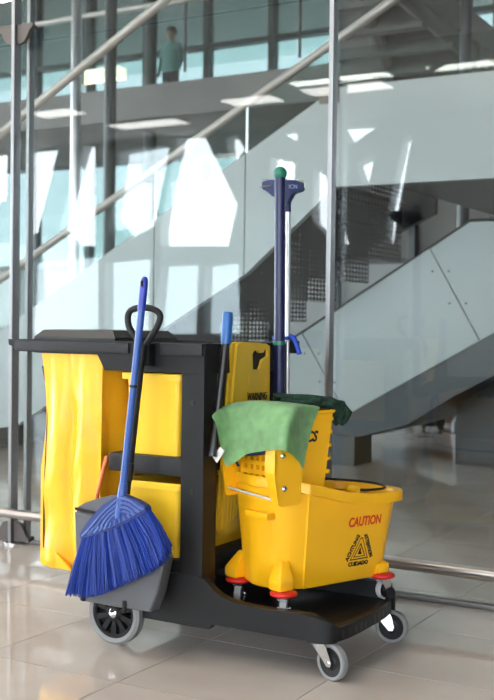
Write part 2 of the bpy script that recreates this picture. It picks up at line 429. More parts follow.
bm = B(); box(bm, -34, 14, YG + 0.0, YG + 0.08, ZC - 0.012, 9.0); struct(obj('wall_upper', bm, WALLM, None, 0), 'wall band above the glass')
POSTLAB = ['steel glazing post left of the yellow bag', 'steel glazing post behind the mop wringer']
for k, x in enumerate((-3.54, -1.90)):
    t = thing('glazing_post', (x, 3.925, 0), POSTLAB[k], 'post', 'steel posts of the glass wall')
    for ya, yb in (((3.899, 3.948), (4.006, 4.042)) if k == 0 else ((3.905, 3.948),)):
        bm = B(); box(bm, x - 0.0095, x + 0.0095, ya, yb, 0.010, ZC - 0.012, 0.003); obj('post_bar', bm, POSTM, t)
    bm = B(); lathe(bm, [(0.0, 0), (0.040, 0), (0.040, 0.008), (0.030, 0.012), (0, 0.012)], (x, 3.925, 0), (0, 0, 1), 20); obj('foot_plate', bm, STEEL, t)
    for zc, s in ((2.385, 1), (0.062, -1)):
        bm = B()
        for sx in (-1, 1):      # curved fin that carries the pane corners
            prof = [(0.012, 0.045), (0.10, 0.045), (0.108, 0.035), (0.10, 0.026), (0.085, 0.012), (0.072, -0.012), (0.055, -0.035), (0.030, -0.045), (0.012, -0.045)]
            plate(bm, [(sx * a, s * b) for a, b in prof], [], lambda a, b, h, x=x, zc=zc: Vector((x + a, h, zc + b)), 3.915, 3.935)
            for b_ in (0.0,):
                tube(bm, [(x + sx * 0.085, 3.925, zc + s * 0.033), (x + sx * 0.085, 3.968, zc + s * 0.033)], 0.010, 12)
        obj('spider_bracket', bm, BRACK, t)
t = thing('guard_rail', (-2.0, 3.86, 0), 'low horizontal steel guard rail in front of the glass wall', 'rail')
bm = B(); tube(bm, [(-3.61, 3.86, 0.157), (2.2, 3.86, 0.157)], 0.0225, 20); obj('rail_tube', bm, RAILM, t)
bm = B(); lathe(bm, [(0, -0.004), (0.019, -0.004), (0.0235, 0.0), (0.0235, 0.012)], (-3.61, 3.86, 0.157), (1, 0, 0), 20); obj('end_cap', bm, STEEL, t)
for x in (-3.54, -1.90, -0.26):
    bm = B(); tube(bm, [(x, 3.8825, 0.157), (x, 3.8985, 0.157)], 0.012, 12); obj('rail_arm', bm, STEEL, t)

# ---- hall behind the glass: shell
bm = B()
plate(bm, [(-34, 4.05), (14, 4.05), (14, 26), (-34, 26)],
      [[(-16, 9.6), (-4, 9.6), (-4, 10.4), (-16, 10.4)]],  # unseen roof slot, added to light the hall behind the glass
      lambda a, b, h: Vector((a, b, h)), 8.8, 9.0)
struct(obj('ceiling_far', bm, CEILM, None, 0), 'high ceiling behind the glass with an unseen slot added for daylight')
# far glazed wall
YFAR = 19.0
t = struct(bpy.data.objects.new('window_far', None), 'tall tinted far window wall'); COL.objects.link(t); t.location = (-12, YFAR, 0)
for i in range(-14, 8):
    x = i * 1.5 - 6
    bm = B(); box(bm, x - 0.06, x + 0.06, YFAR - 0.12, YFAR + 0.1, 0, 8.8); obj('mullion', bm, DARKM, t, 0)
    for z0, z1 in ((2.3, 4.4), (4.5, 6.6), (6.7, 8.75)):
        solid = z0 < 3 and x > -10.6      # blind bays on the right
        bm = B(); box(bm, x + 0.06, x + 1.44, YFAR, YFAR + 0.02, z0, z1); obj('blind_panel' if solid else 'pane', bm, SLABM if solid else GLASSFAR, t, 0)
    bm = B(); box(bm, x + 0.06, x + 1.44, YFAR - 0.02, YFAR + 0.06, 0.0, 2.2); obj('apron_panel', bm, WALLM, t, 0)
for z in (2.25, 4.45, 6.65):
    bm = B(); box(bm, -27, 6, YFAR - 0.1, YFAR + 0.1, z - 0.05, z + 0.05); obj('transom', bm, DARKM, t, 0)
for n, (xa, xb) in enumerate(((-34, -27), (6, 14))):
    bm = B(); box(bm, xa, xb, YFAR, YFAR + 0.3, 0, 8.8); struct(obj('wall_far_%d' % n, bm, WALLM, None, 0), 'far wall')
# mezzanine behind
YM = 13.5
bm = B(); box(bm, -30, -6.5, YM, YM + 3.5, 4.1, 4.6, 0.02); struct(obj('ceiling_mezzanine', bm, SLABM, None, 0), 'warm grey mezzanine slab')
t = thing('balcony_railing', (-12, YM + 0.1, 4.75), 'pale railing along the far mezzanine edge', 'railing')
bm = B(); tube(bm, [(-30, YM + 0.1, 5.8), (-6.5, YM + 0.1, 5.8)], 0.04, 10); obj('rail', bm, BEIGE, t)
for i in range(12):
    x = -28 + i * 1.9
    bm = B(); tube(bm, [(x, YM + 0.1, 4.75), (x, YM + 0.1, 5.8)], 0.025, 8); obj('rail_post', bm, DARKM, t)
    bm = B(); box(bm, x + 0.05, x + 1.85, YM + 0.09, YM + 0.105, 4.8, 5.7); obj('glass_panel', bm, GLASSG, t, 0)

# ================================================================== STAIR AND ESCALATOR BEHIND THE GLASS
def p2(pts, Y): return [(lambda p: (p.x, p.z))(ony(*q, Y)) for q in pts]
YS = 6.5
def stairplate(bm, pts, Y0, Y1, holes=()):
    plate(bm, pts, list(holes), lambda a, b, h: Vector((a, h, b)), Y0, Y1)
a0 = ony(36, 305, YS); a1 = ony(250, 150, YS)
TAN = (a1.z - a0.z) / (a1.x - a0.x)
xl_, xk = a0.x - 1.75, -3.12
topz = lambda x: a0.z + TAN * (x - a0.x)
bz = 0.83                            # depth of the stringer, measured upright
stair = thing('staircase', (-4.3, YS + 0.8, 0), 'broad grey clad staircase rising to a landing behind the glass', 'staircase')
zl1, zl0 = topz(xk), topz(xk) - 0.645
bm = B()
xb = xk - 0.18
cut = [xl_, a0.x - 0.2, -4.55, -3.80, xk]
for c0, c1 in zip(cut, cut[1:]):     # stringer cladding, sheet by sheet
    bm = B(); stairplate(bm, [(c0 + 0.004, max(0.0, topz(c0) - bz)), (c1 - 0.004, max(0.0, topz(c1) - bz) if c1 < xk else zl0), (c1 - 0.004, topz(c1)), (c0 + 0.004, topz(c0))], YS, YS + 0.06)
    obj('stringer_panel', bm, PANEL, stair, 0)
for c0, c1 in ((xk, -1.55), (-1.55, 0.6), (0.6, 2.8)):
    bm = B(); stairplate(bm, [(c0 + 0.004, zl0), (c1 - 0.004, zl0), (c1 - 0.004, zl1), (c0 + 0.004, zl1)], YS, YS + 0.06)
    obj('landing_panel', bm, PANEL, stair, 0)
bm = B(); box(bm, xk, 5.0, YS + 0.06, YS + 4.6, zl0 + 0.12, zl1 - 0.02); obj('landing_slab', bm, TRUSS, stair, 0)
bm = B(); stairplate(bm, [(xl_, max(0, topz(xl_) - bz)), (xk, zl0), (xk, zl1), (xl_, topz(xl_))], YS + 1.84, YS + 1.9); obj('far_stringer', bm, TRUSS, stair, 0)
ns = 15; run = (xk - xl_) / ns
for i in range(ns):                  # perforated risers and treads
    x0 = xl_ + i * run; zt = topz(x0) - 0.26
    bm = B(); box(bm, x0, x0 + run + 0.02, YS + 0.06, YS + 1.84, zt + 0.0, zt + 0.03); obj('tread', bm, TRUSS, stair, 0)
    bm = B(); box(bm, x0 - 0.002, x0 + 0.002, YS + 0.06, YS + 1.84, max(0.01, zt - 0.62), zt); obj('riser', bm, PERF, stair, 0)
# glass balustrade and handrail of the stair
hr0 = ony(-60, 320.5, YS); hr1 = ony(430, -28.4, YS)
r2 = ony(36, 252, YS); TAN2 = (ony(390, 0, YS).z - r2.z) / (ony(390, 0, YS).x - r2.x)
railz = lambda x: r2.z + TAN2 * (x - r2.x)
bm = B(); tube(bm, [(xl_ + 0.1, YS + 0.03, railz(xl_ + 0.1)), (-2.2, YS + 0.03, railz(-2.2))], 0.030, 14); obj('handrail', bm, BEIGE, stair)
for c0, c1 in zip(cut, cut[1:]):
    bm = B(); stairplate(bm, [(c0 + 0.012, topz(c0 + 0.012)), (c1 - 0.012, topz(c1 - 0.012)), (c1 - 0.012, railz(c1 - 0.012)), (c0 + 0.012, railz(c0 + 0.012))], YS + 0.02, YS + 0.032)
    obj('glass_balustrade', bm, GLASSG, stair, 0)
for c0, c1 in ((xk, -1.55), (-1.55, 0.6)):
    bm = B(); stairplate(bm, [(c0 + 0.012, zl1), (c1 - 0.012, zl1), (c1 - 0.012, zl1 + 0.25), (c0 + 0.012, zl1 + 0.25)], YS + 0.02, YS + 0.032)
    obj('glass_balustrade', bm, GLASSG, stair, 0)
bm = B(); box(bm, xk - 0.12, xk + 0.02, YS - 0.01, YS + 0.07, zl1 - 0.10, zl1 + 0.02); obj('corner_plate', bm, CONC, stair, 0)
for c in cut[1:-1]:
    bm = B(); tube(bm, [(c, YS + 0.026, topz(c) - 0.05), (c, YS + 0.026, railz(c))], 0.012, 8); obj('baluster', bm, STEEL, stair)

# thick sloping tube above (steel brace of the roof structure)
YT = 5.0
q0, q1 = ony(36, 105, YT), ony(165, 0, YT)
dq = (q1 - q0).normalized()
bm = B(); tube(bm, [q0 - dq * 2.2, q1 + dq * 2.6], 0.026, 16)
tag(obj('brace_tube', bm, BEIGE), 'thick sloping steel tube near the top left behind the glass', 'tube')

# lower escalator (grey cladding, dark truss under it)
YE = 7.5
esc = thing('escalator', (-3.3, YE, 0), 'grey clad escalator under the landing with a dark soffit', 'escalator')
e0 = ony(345, 305, YE); e1 = ony(470, 222, YE)
TE = (e1.z - e0.z) / (e1.x - e0.x)
ez = lambda x: e0.z + TE * (x - e0.x) if x < e1.x else e1.z
l0 = ony(344.6, 416, YE); l1 = ony(480.6, 340, YE); TL = (l1.z - l0.z) / (l1.x - l0.x)
lz = lambda x: max(0.02, l0.z + TL * (x - l0.x))
def seam(x): return x
cuts = [-5.6, -4.75, -3.86, -2.84, -1.6, 0.2]
sl = 0.38                            # seams lean like the panels do
for c0, c1 in zip(cuts, cuts[1:]):
    xb0, xb1 = c0 + sl * 1.0 + 0.004, c1 + sl * 1.0 - 0.004
    pts = [(c0 + 0.004, ez(c0))] 
    if c0 < e1.x < c1: pts.append((e1.x, e1.z))
    pts += [(c1 - 0.004, ez(c1)), (xb1, lz(xb1)), (xb0, lz(xb0))]
    bm = B(); stairplate(bm, pts, YE, YE + 0.05); obj('side_panel', bm, PANEL2, esc, 0)
    if c1 < -1:
        for f in (0.25, 0.6):
            for dx in (-0.07, 0.05):
                zz = ez(c1) * (1 - f) + lz(xb1) * f; xx = c1 * (1 - f) + xb1 * f + dx
                bm = B(); tube(bm, [(xx, YE - 0.004, zz), (xx, YE + 0.01, zz)], 0.008, 8); obj('bolt', bm, DARKM, esc)
bm = B()
tz = lambda x, d: max(0.0, lz(x) - d)
stairplate(bm, [(-5.2, lz(-5.2) - 0.0), (0.6, lz(0.6)), (0.6, lz(0.6) - 0.36), (-2.64, 0.56), (-3.0, 0.33), (-3.55, 0.17), (-5.2, 0.0)], YE + 0.02, YE + 1.35)
obj('truss', bm, TRUSS, esc, 0)
bm = B(); box(bm, -3.62, -3.40, YE - 0.02, YE + 0.3, 0, 0.22); obj('pit_plinth', bm, TRUSS, esc, 0)
c = onz(455, 464); 
bm = B(); box(bm, c.x, c.x + 2.2, c.y, c.y + 1.0, 0, 0.86, 0.01); obj('support_box', bm, TRUSS, esc)
bm = B(); box(bm, c.x + 0.05, c.x + 1.4, c.y - 0.012, c.y, 0.04, 0.2); obj('access_panel', bm, TRUSS, esc, 0)
bm = B(); tube(bm, [(cuts[0], YE + 0.02, ez(cuts[0]) + 0.012), (e1.x, YE + 0.02, e1.z + 0.012), (0.2, YE + 0.02, e1.z + 0.012)], 0.012, 8); obj('edge_trim', bm, DARKM, esc)

# columns and beams further back
xa, xb_ = ony(338, 30, 9.5).x, ony(468, 30, 10.4).x - 0.45
t = thing('footbridge', ((xa + xb_) / 2, 11, 4.2), 'brown grey underside of a footbridge at the top right', 'bridge')
rt_ = ony(336, 30, 1.0).x            # the bridge leaves the mezzanine at a slant
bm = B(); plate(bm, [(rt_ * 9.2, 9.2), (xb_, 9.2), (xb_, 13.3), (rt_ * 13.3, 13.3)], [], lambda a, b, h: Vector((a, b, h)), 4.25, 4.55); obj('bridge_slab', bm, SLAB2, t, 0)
for k in range(5):
    y = 9.5 + k * 0.9
    bm = B(); box(bm, rt_ * (y - 0.07), xb_, y - 0.07, y + 0.07, 4.02, 4.25); obj('beam', bm, SLABM, t, 0)
bm = B(); tube(bm, [(xa + 0.6, 9.3, 4.15), (xb_ - 0.2, 13.2, 4.15)], 0.09, 8); obj('diagonal', bm, SLABM, t)
bm = B(); tube(bm, [(xb_ - 0.2, 9.3, 4.15), (xa - 1.0, 13.2, 4.15)], 0.09, 8); obj('diagonal', bm, SLABM, t)
def column(px, Y, r, m, label, z1=8.8):
    p = ony(px, 330, Y); t = thing('column', (p.x, Y, 0), label, 'column', 'far columns')
    bm = B(); tube(bm, [(p.x, Y, 0), (p.x, Y, z1)], r, 16); obj('shaft', bm, m, t)
    bm = B(); lathe(bm, [(r * 1.3, 0), (r * 1.3, 0.12), (r, 0.14)], (p.x, Y, 0), (0, 0, 1), 16); obj('base', bm, m, t)
column(108, 13.0, 0.09, DARKM, 'slim dark column under the mezzanine, right of the far lamp')
column(74, 12.0, 0.07, STEEL, 'slim pale column behind the thick sloping tube')
column(461, 10.5, 0.06, TRUSS, 'slim steel column above the landing at the top right')
column(148, 14.5, 0.10, DARKM, 'dark column at the mezzanine, near the tall far window')
p = ony(98, 76, 13.9); 
t = thing('hanging_light', (p.x, 13.9, p.z), 'long warm lamp hanging below the mezzanine', 'light')
bm = B(); box(bm, p.x - 0.48, p.x + 0.48, 13.8, 14.0, p.z - 0.09, p.z + 0.09, 0.02); obj('diffuser', bm, LAMPY, t)
bm = B(); tube(bm, [(p.x - 0.3, 13.9, p.z + 0.05), (p.x - 0.3, 13.9, 4.15)], 0.01, 6); obj('suspension', bm, DARKM, t)
bm = B(); tube(bm, [(p.x + 0.3, 13.9, p.z + 0.05), (p.x + 0.3, 13.9, 4.15)], 0.01, 6); obj('suspension', bm, DARKM, t)

# ================================================================== CART
YN, YF = 2.89, 3.43
cart = thing('janitor_cart', (-2.0, 3.16, 0), 'black plastic janitor cart with front platform and handle', 'cart')
def cpart(name, bm, m=BLACK, parent=None, smooth=35): return obj(name, bm, m, parent or cart, smooth)
# top rails with the handle at the left
for y0, y1 in ((YN, YN + 0.045), (YF - 0.045, YF)):
    bm = B(); t = bmesh.new()
    prof = [(-2.635, 0.988), (-2.632, 0.968), (-2.56, 0.948), (-2.50, 0.943), (-2.245, 0.943), (-2.215, 0.893), (-1.8285, 0.893), (-1.8285, 0.988)]
    plate(t, prof, [], lambda a, b, h: Vector((a, h, b)), y0, y1)
    bmesh.ops.remove_doubles(t, verts=t.verts, dist=1e-5)
    merge(bm, t, 0)
    cpart('top_rail', bm)
bm = B(); box(bm, -2.635, -2.575, YN + 0.03, YF - 0.03, 0.945, 0.988, 0.012); cpart('push_handle', bm)
bm = B(); box(bm, -2.30, -2.25, YN + 0.04, YF - 0.04, 0.948, 0.972, 0.005); cpart('cross_rail', bm)
# raised front band and tray
bm = B(); box(bm, -1.99, -1.83, YN - 0.012, YN + 0.01, 0.948, 0.986, 0.005); cpart('rail_band', bm, DGREY)
bm = B(); box(bm, -2.60, -2.115, YN - 0.008, YN + 0.01, 0.950, 0.984, 0.004); cpart('rail_band', bm, DGREY)
bm = B(); box(bm, -2.25, -1.83, YN + 0.04, YF - 0.04, 0.955, 0.970, 0.003)
box(bm, -1.86, -1.8265, YN + 0.004, YF - 0.004, 0.891, 0.987, 0.006); cpart('top_tray', bm)
# lid over the bag
bm = B(); ring = lambda x0, x1, y0, y1, z: [Vector((x0, y0, z)), Vector((x1, y0, z)), Vector((x1, y1, z)), Vector((x0, y1, z))]
loft(bm, [ring(-2.60, -2.245, 2.985, 3.36, 0.975), ring(-2.60, -2.245, 2.985, 3.36, 0.996), ring(-2.575, -2.27, 3.005, 3.34, 1.021), ring(-2.55, -2.29, 3.03, 3.32, 1.023)])
cpart('bag_lid', bm, LIDM)
# posts
for (x0, x1, y0, y1) in ((-1.915, -1.83, YN + 0.004, YN + 0.085), (-1.915, -1.83, YF - 0.085, YF - 0.004), (-2.235, -2.195, YF - 0.06, YF - 0.004)):
    bm = B(); box(bm, x0, x1, y0, y1, 0.10, 0.90, 0.008); cpart('post', bm)
for z in (0.52, 0.80):
    bm = B(); tube(bm, [(-1.872, YN + 0.006, z), (-1.872, YN + 0.001, z)], 0.008, 10); cpart('post_screw', bm, DGREY)
# middle shelf and lower shelf
bm = B(); box(bm, -2.205, -1.91, YN + 0.012, YF - 0.012, 0.562, 0.622, 0.008)
box(bm, -1.912, -1.888, YN + 0.08, YF - 0.08, 0.575, 0.622, 0.004); cpart('middle_shelf', bm, DGREY)
bm = B(); box(bm, -2.235, -1.89, YN + 0.02, YF - 0.02, 0.235, 0.295, 0.008); cpart('lower_shelf', bm)
# base and platform deck
def deckz(x):       # height of the side lip along the cart
    s = [(-2.30, 0.235), (-1.83, 0.262), (-1.79, 0.225), (-1.75, 0.202), (-1.69, 0.193), (-1.62, 0.190), (-1.44, 0.194), (-1.38, 0.192)]
    for (a, za), (b, zb) in zip(s, s[1:]):
        if x <= b: return za + (zb - za) * max(0, (x - a)) / (b - a)
    return s[-1][1]
def side(y0, y1):
    bm = B(); xs = [-2.24 + i * (0.78) / 26 for i in range(27)]
    pts = [(x_, deckz(x_)) for x_ in xs] + [(-1.46, 0.115), (-1.79, 0.115), (-1.80, 0.098), (-2.24, 0.098)]
    plate(bm, pts, [], lambda a, b, h: Vector((a, h, b)), y0, y1); return bm
cpart('deck_side', side(YN, YN + 0.03)); cpart('deck_side', side(YF - 0.03, YF))
bm = B()
fx = lambda y: -1.372 - 0.05 * ((y - 3.16) / 0.27) ** 4
out = [(-2.22, YN + 0.01)] + [(-1.46 , YN + 0.01)] + [(fx(YN + 0.02 + k * 0.5 / 14), YN + 0.02 + k * 0.5 / 14) for k in range(15)] + [(-1.46, YF - 0.01), (-2.22, YF - 0.01)]
plate(bm, out, [], lambda a, b, h: Vector((a, b, h)), 0.112, 0.137)
cpart('deck_floor', bm, DECKB, None, 30)
# rounded lips at the two front corners
def lerp_(a, b, t=0.2): return a + (b - a) * t
for sgn, yc in ((1, YN), (-1, YF)):
    bm = B(); pth_o = []; 
    for k in range(9):
        a = k / 8 * PI / 2
        pth_o.append((-1.46 + 0.078 * math.sin(a), yc + sgn * (0.05 - 0.05 * math.cos(a))))
    inn = [(-1.46 + 0.052 * math.sin(k / 8 * PI / 2), yc + sgn * (0.03 + 0.02 - 0.02 * math.cos(k / 8 * PI / 2))) for k in range(9)][::-1]
    rin = inn[::-1]; tops = [0.194 - 0.034 * (k / 8) ** 1.5 for k in range(9)]
    loft(bm, [[Vector((*pth_o[k], 0.110)), Vector((*pth_o[k], tops[k] - 0.004)), Vector((lerp_(pth_o[k][0], rin[k][0]), lerp_(pth_o[k][1], rin[k][1]), tops[k])), Vector((*rin[k], tops[k])), Vector((*rin[k], 0.110))] for k in range(9)]); cpart('corner_lip', bm)
# front skirt
bm = B(); pts = [(fx(y), y) for y in [YN + 0.045 + k * (0.45) / 16 for k in range(17)]]
plate(bm, pts + [(a - 0.02, b) for a, b in pts[::-1]], [], lambda a, b, h: Vector((a, b, h)), 0.108, 0.150); cpart('front_skirt', bm)
bm = B(); box(bm, -2.19, -2.12, YN + 0.03, YF - 0.03, 0.085, 0.12, 0.005); cpart('axle', bm, DGREY)
# big rear wheels
def big_wheel(x, y0, sgn):
    w_ = obj('rear_wheel', lathe_bm([(0.082, 0.0), (0.094, -0.004), (0.103, 0.004), (0.103, 0.034), (0.094, 0.042), (0.082, 0.038), (0.082, 0.0)], (x, y0, 0.103), (0, sgn, 0), 40), TYREG, cart)
    bm = B()
    lathe(bm, [(0.0835, 0.001), (0.0835, 0.036), (0.074, 0.034), (0.070, 0.006), (0.074, 0.001), (0.0835, 0.001)], (x, y0, 0.103), (0, sgn, 0), 36)
    lathe(bm, [(0.0, 0.022), (0.075, 0.022), (0.075, 0.028), (0.0, 0.028)], (x, y0, 0.103), (0, sgn, 0), 36)
    lathe(bm, [(0.0, -0.002), (0.022, -0.002), (0.028, 0.004), (0.028, 0.026)], (x, y0, 0.103), (0, sgn, 0), 24)
    for k in range(10):
        a = 2 * PI * (k + 0.5) / 10; ca, sa = math.cos(a), math.sin(a)
        def fn(p, q, h, ca=ca, sa=sa): return Vector((x + ca * p - sa * q, y0 + sgn * h, 0.103 + sa * p + ca * q))
        plate(bm, [(0.024, -0.007), (0.073, -0.010), (0.073, 0.010), (0.024, 0.007)], [], fn, 0.005, 0.024)
    obj('wheel_rim', bm, BLACK, w_)
    bm = B(); lathe(bm, [(0.0, -0.012), (0.006, -0.012), (0.011, -0.008), (0.016, -0.004), (0.016, 0.0)], (x, y0, 0.103), (0, sgn, 0), 20); obj('hub_cap', bm, CHROME, w_)
def lathe_bm(*a):
    bm = B(); lathe(bm, *a); return bm
big_wheel(-2.155, 2.868, 1); big_wheel(-2.155, 3.452, -1)
# front swivel casters
def caster(mx, my, mz, wx, wy, R, tw, parent, name='caster', tyre=TYREG, hub=BLACK, metal=CHROME, fullrim=True):
    """mount point (mx,my,mz), wheel centre (wx,wy,R+z0) ; fork runs between them"""
    top = Vector((mx, my, mz)); d = Vector((wx - mx, wy - my, 0)); d = d.normalized() if d.length > 1e-5 else Vector((1, 0, 0))
    ax = Vector((-d.y, d.x, 0)); c = Vector((wx, wy, R[0])); r = R[1]
    f = obj(name, lathe_bm([(0, 0.0), (r * 0.42, 0.0), (r * 0.42, -r * 0.10), (r * 0.36, -r * 0.2), (0, -r * 0.2)], top, (0, 0, 1), 20), metal, parent)
    bm = B()
    for s in (-1, 1):
        o = ax * (s * (tw / 2 + 0.004))
        loc = lambda a, b, h, o=o, s=s: Vector((mx, my, 0)) + d * a + Vector((0, 0, b)) + o + ax * (s * h)
        L = (Vector((wx - mx, wy - my, 0))).length; dz = mz - r * 0.15
        pts = [(-r * 0.50, dz), (r * 0.62, dz), (r * 0.80, dz - r * 0.30), (L + r * 0.26, c.z + r * 0.02), (L + r * 0.16, c.z - r * 0.20), (L - r * 0.10, c.z - r * 0.22), (L - r * 0.28, c.z - r * 0.04)]
        plate(bm, pts, [], loc, 0, 0.003)
    pc = top + Vector((0, 0, -r * 0.2))
    box(bm, -r * 0.45, r * 0.5, -tw / 2 - 0.005, tw / 2 + 0.005, -0.004, 0.0, 0, lambda a, b, h: pc + d * a + ax * b + Vector((0, 0, h)))
    obj('fork', bm, metal, f)
    wv = obj('wheel', lathe_bm([(r * 0.80, -tw * 0.42), (r * 0.93, -tw * 0.5), (r, -tw * 0.36), (r, tw * 0.36), (r * 0.93, tw * 0.5), (r * 0.80, tw * 0.42), (r * 0.8, -tw * 0.42)], c, ax, 36), tyre, f)
    obj('wheel_hub', lathe_bm([(0, -tw * 0.40), (r * 0.3, -tw * 0.44), (r * 0.45, -tw * 0.28), (r * 0.80, -tw * 0.36), (r * 0.80, tw * 0.36), (r * 0.45, tw * 0.28), (r * 0.3, tw * 0.44), (0, tw * 0.40)], c, ax, 28), hub, f)
    bm = B(); tube(bm, [c - ax * (tw / 2 + 0.010), c + ax * (tw / 2 + 0.010)], r * 0.10, 10); obj('axle_bolt', bm, metal, f)
    return f
caster(-1.437, 2.945, 0.113, -1.392, 2.93, (0.054, 0.054), 0.028, cart)
caster(-1.432, 3.385, 0.113, -1.394, 3.388, (0.054, 0.054), 0.028, cart)

# ---- yellow bins on the shelves
def bin_(x0, x1, y0, y1, z0, z1, label):
    t = thing('storage_bin', ((x0 + x1) / 2, (y0 + y1) / 2, z0), label, 'bin', 'yellow bins on the cart shelves')
    rr = lambda d, z, r=0.02: [Vector((cx_ + r * math.cos(a), cy_ + r * math.sin(a), z)) for cx_, cy_, a0_ in ((x1 - d - r, y1 - d - r, 0), (x0 + d + r, y1 - d - r, PI / 2), (x0 + d + r, y0 + d + r, PI), (x1 - d - r, y0 + d + r, 1.5 * PI)) for a in [a0_ + k * PI / 8 for k in range(5)]]
    bm = B(); loft(bm, [rr(0.024, z0), rr(0.014, z1 - 0.02), rr(0.018, z1 - 0.02), rr(0.026, z0 + 0.01)], True, True); obj('bin_body', bm, YBIN, t)
    bm = B(); loft(bm, [rr(0.014, z1 - 0.022), rr(0.0, z1 - 0.022), rr(0.0, z1 - 0.003), rr(0.003, z1), rr(0.014, z1), rr(0.018, z1 - 0.006), rr(0.018, z1 - 0.022)], False, False); obj('bin_rim', bm, YBIN, t)
bin_(-2.165, -1.922, 2.905, 3.41, 0.623, 0.888, 'yellow plastic bin on the middle shelf, upper of the two')
bin_(-2.165, -1.922, 2.905, 3.41, 0.296, 0.537, 'yellow plastic bin on the lower shelf behind the broom')

# ---- yellow waste bag
bag = thing('waste_bag', (-2.38, 3.15, 0.2), 'yellow vinyl waste bag hanging under the cart handle', 'bag')
def bag_ring(z, zt):
    t = (0.944 - z) / (0.944 - 0.222)          # 0 top .. 1 bottom
    x0 = -2.496 + 0.025 * math.sin(min(t, 0.55) / 0.55 * PI) * 0.9 - 0.004 * t; x1 = -2.235 - 0.012 * t
    y0, y1 = 2.905 + 0.006 * t, 3.40 - 0.02 * t
    pts = []
    per = [((x0, y0), (x1, y0), 26), ((x1, y0), (x1, y1), 22), ((x1, y1), (x0, y1), 10), ((x0, y1), (x0, y0), 12)]
    for side_i, ((ax_, ay_), (bx_, by_), n) in enumerate(per):
        for k in range(n):
            s = k / n; p = Vector((ax_ + (bx_ - ax_) * s, ay_ + (by_ - ay_) * s, z))
            e = min(s, 1 - s) * 2; e = min(1, e * 4)
            nrm = [(0, -1), (1, 0), (0, 1), (-1, 0)][side_i]
            if side_i == 0:
                a = 0.016 * math.exp(-((s - 0.27) / 0.13) ** 2) + 0.020 * math.exp(-((s - 0.74) / 0.15) ** 2) - 0.010 * math.exp(-((s - 0.46 - 0.03 * t) / 0.05) ** 2)
                a += 0.010 * noise.noise(Vector((s * 4, z * 3.5, 2.0))) + 0.006 * noise.noise(Vector((s * 9, z * 9, 7.0)))
                a *= 0.35 + 0.65 * min(1, t * 3)
                if t > 0.86: a += 0.012 * (t - 0.86) / 0.14 * math.sin(s * 9)
            else:
                a = 0.022 * math.sin(s * PI * 5 + 1.2 * z * 4) * (0.4 + 0.6 * t) + 0.012 * noise.noise(Vector((s * 5, z * 5, 11.0 + side_i)))
            p.x += nrm[0] * a * e; p.y += nrm[1] * a * e
            pts.append(p)
    return pts
zs = [0.944 - (0.944 - 0.222) * k / 40 for k in range(41)]
bm = B(); rings = [bag_ring(z, 0) for z in zs]
last = rings[-1]; cen = sum(last, Vector()) / len(last)
rings.append([cen + (p - cen) * 0.93 + Vector((0, 0, -0.012)) for p in last]); rings.append([cen + (p - cen) * 0.5 + Vector((0, 0, -0.014)) for p in last])
loft(bm, rings, False, True); obj('bag_body', bm, YBAG, bag, 60)
bm = B()                                   # dark binding down the far left edge
tube(bm, [ony(43, 366, 2.915), ony(47.5, 388, 2.912), ony(48, 415, 2.91), ony(46.5, 450, 2.91), ony(44.5, 490, 2.91), ony(44, 528, 2.91), ony(44, 548, 2.91)], 0.0042, 8); obj('edge_binding', bm, BLACK, bag)
bm = B()                                   # folded corner at the bottom
fp = [ony(41.5, 548, 2.896), ony(56, 553, 2.888), ony(71, 571, 2.888), ony(42, 565, 2.894)]
t_ = bmesh.new(); vs = [t_.verts.new(p) for p in fp] + [t_.verts.new(p + Vector((0, 0.012, 0))) for p in fp]
for q in ((0, 1, 2, 3), (7, 6, 5, 4), (0, 4, 5, 1), (1, 5, 6, 2), (2, 6, 7, 3), (3, 7, 4, 0)): t_.faces.new([vs[i] for i in q])
merge(bm, t_, 0.002); obj('corner_fold', bm, YBAG, bag)
bm = B()
pth = [ony(107, 456, 2.885), ony(104.5, 465, 2.878), ony(101, 480, 2.876), ony(97.5, 494, 2.876), ony(96, 504, 2.88)]
for a, b in zip(pth, pth[1:]): tube(bm, [a, b], 0.0065, 8)
obj('orange_strap', bm, ORNG, bag)

# ================================================================== MOP BUCKET (own axes: u along it, v across, z up)
_a = math.radians(68.0); BO = Vector((-1.572, 2.970, 0)); BK = 0.9706; BD = Vector((math.cos(_a), math.sin(_a), 0)); BN = Vector((math.sin(_a), -math.cos(_a), 0))
def W(u, v, z): return BO + BD * (u * BK) + BN * (v * BK) + Vector((0, 0, 1.05 - (1.05 - z) * BK))   # measured units are a little larger than metres
def onu(x, y, u):
    d = ray(x, y); return CAMPOS + d * ((BO + BD * (u * BK) - CAMPOS).dot(BD) / d.dot(BD))
def onv(x, y, v):
    d = ray(x, y); return CAMPOS + d * ((BO + BN * (v * BK) - CAMPOS).dot(BN) / d.dot(BN))
DZ = 0.137                       # top of the cart deck
bucket = thing('mop_bucket', (BO.x, BO.y, DZ), 'yellow wheeled mop bucket with a red caution print, on the cart platform', 'bucket')
def lerp(a, b, t): return a + (b - a) * t
def interp(x, tab):
    if x <= tab[0][0]: return tab[0][1]
    for (a, za), (b, zb) in zip(tab, tab[1:]):
        if x <= b:
            t = (x - a) / (b - a); return za + (zb - za) * t
    return tab[-1][1]
RIM = [(-0.03, 0.560), (0.04, 0.552), (0.145, 0.527), (0.22, 0.508), (0.30, 0.496), (0.40, 0.490), (0.54, 0.490)]
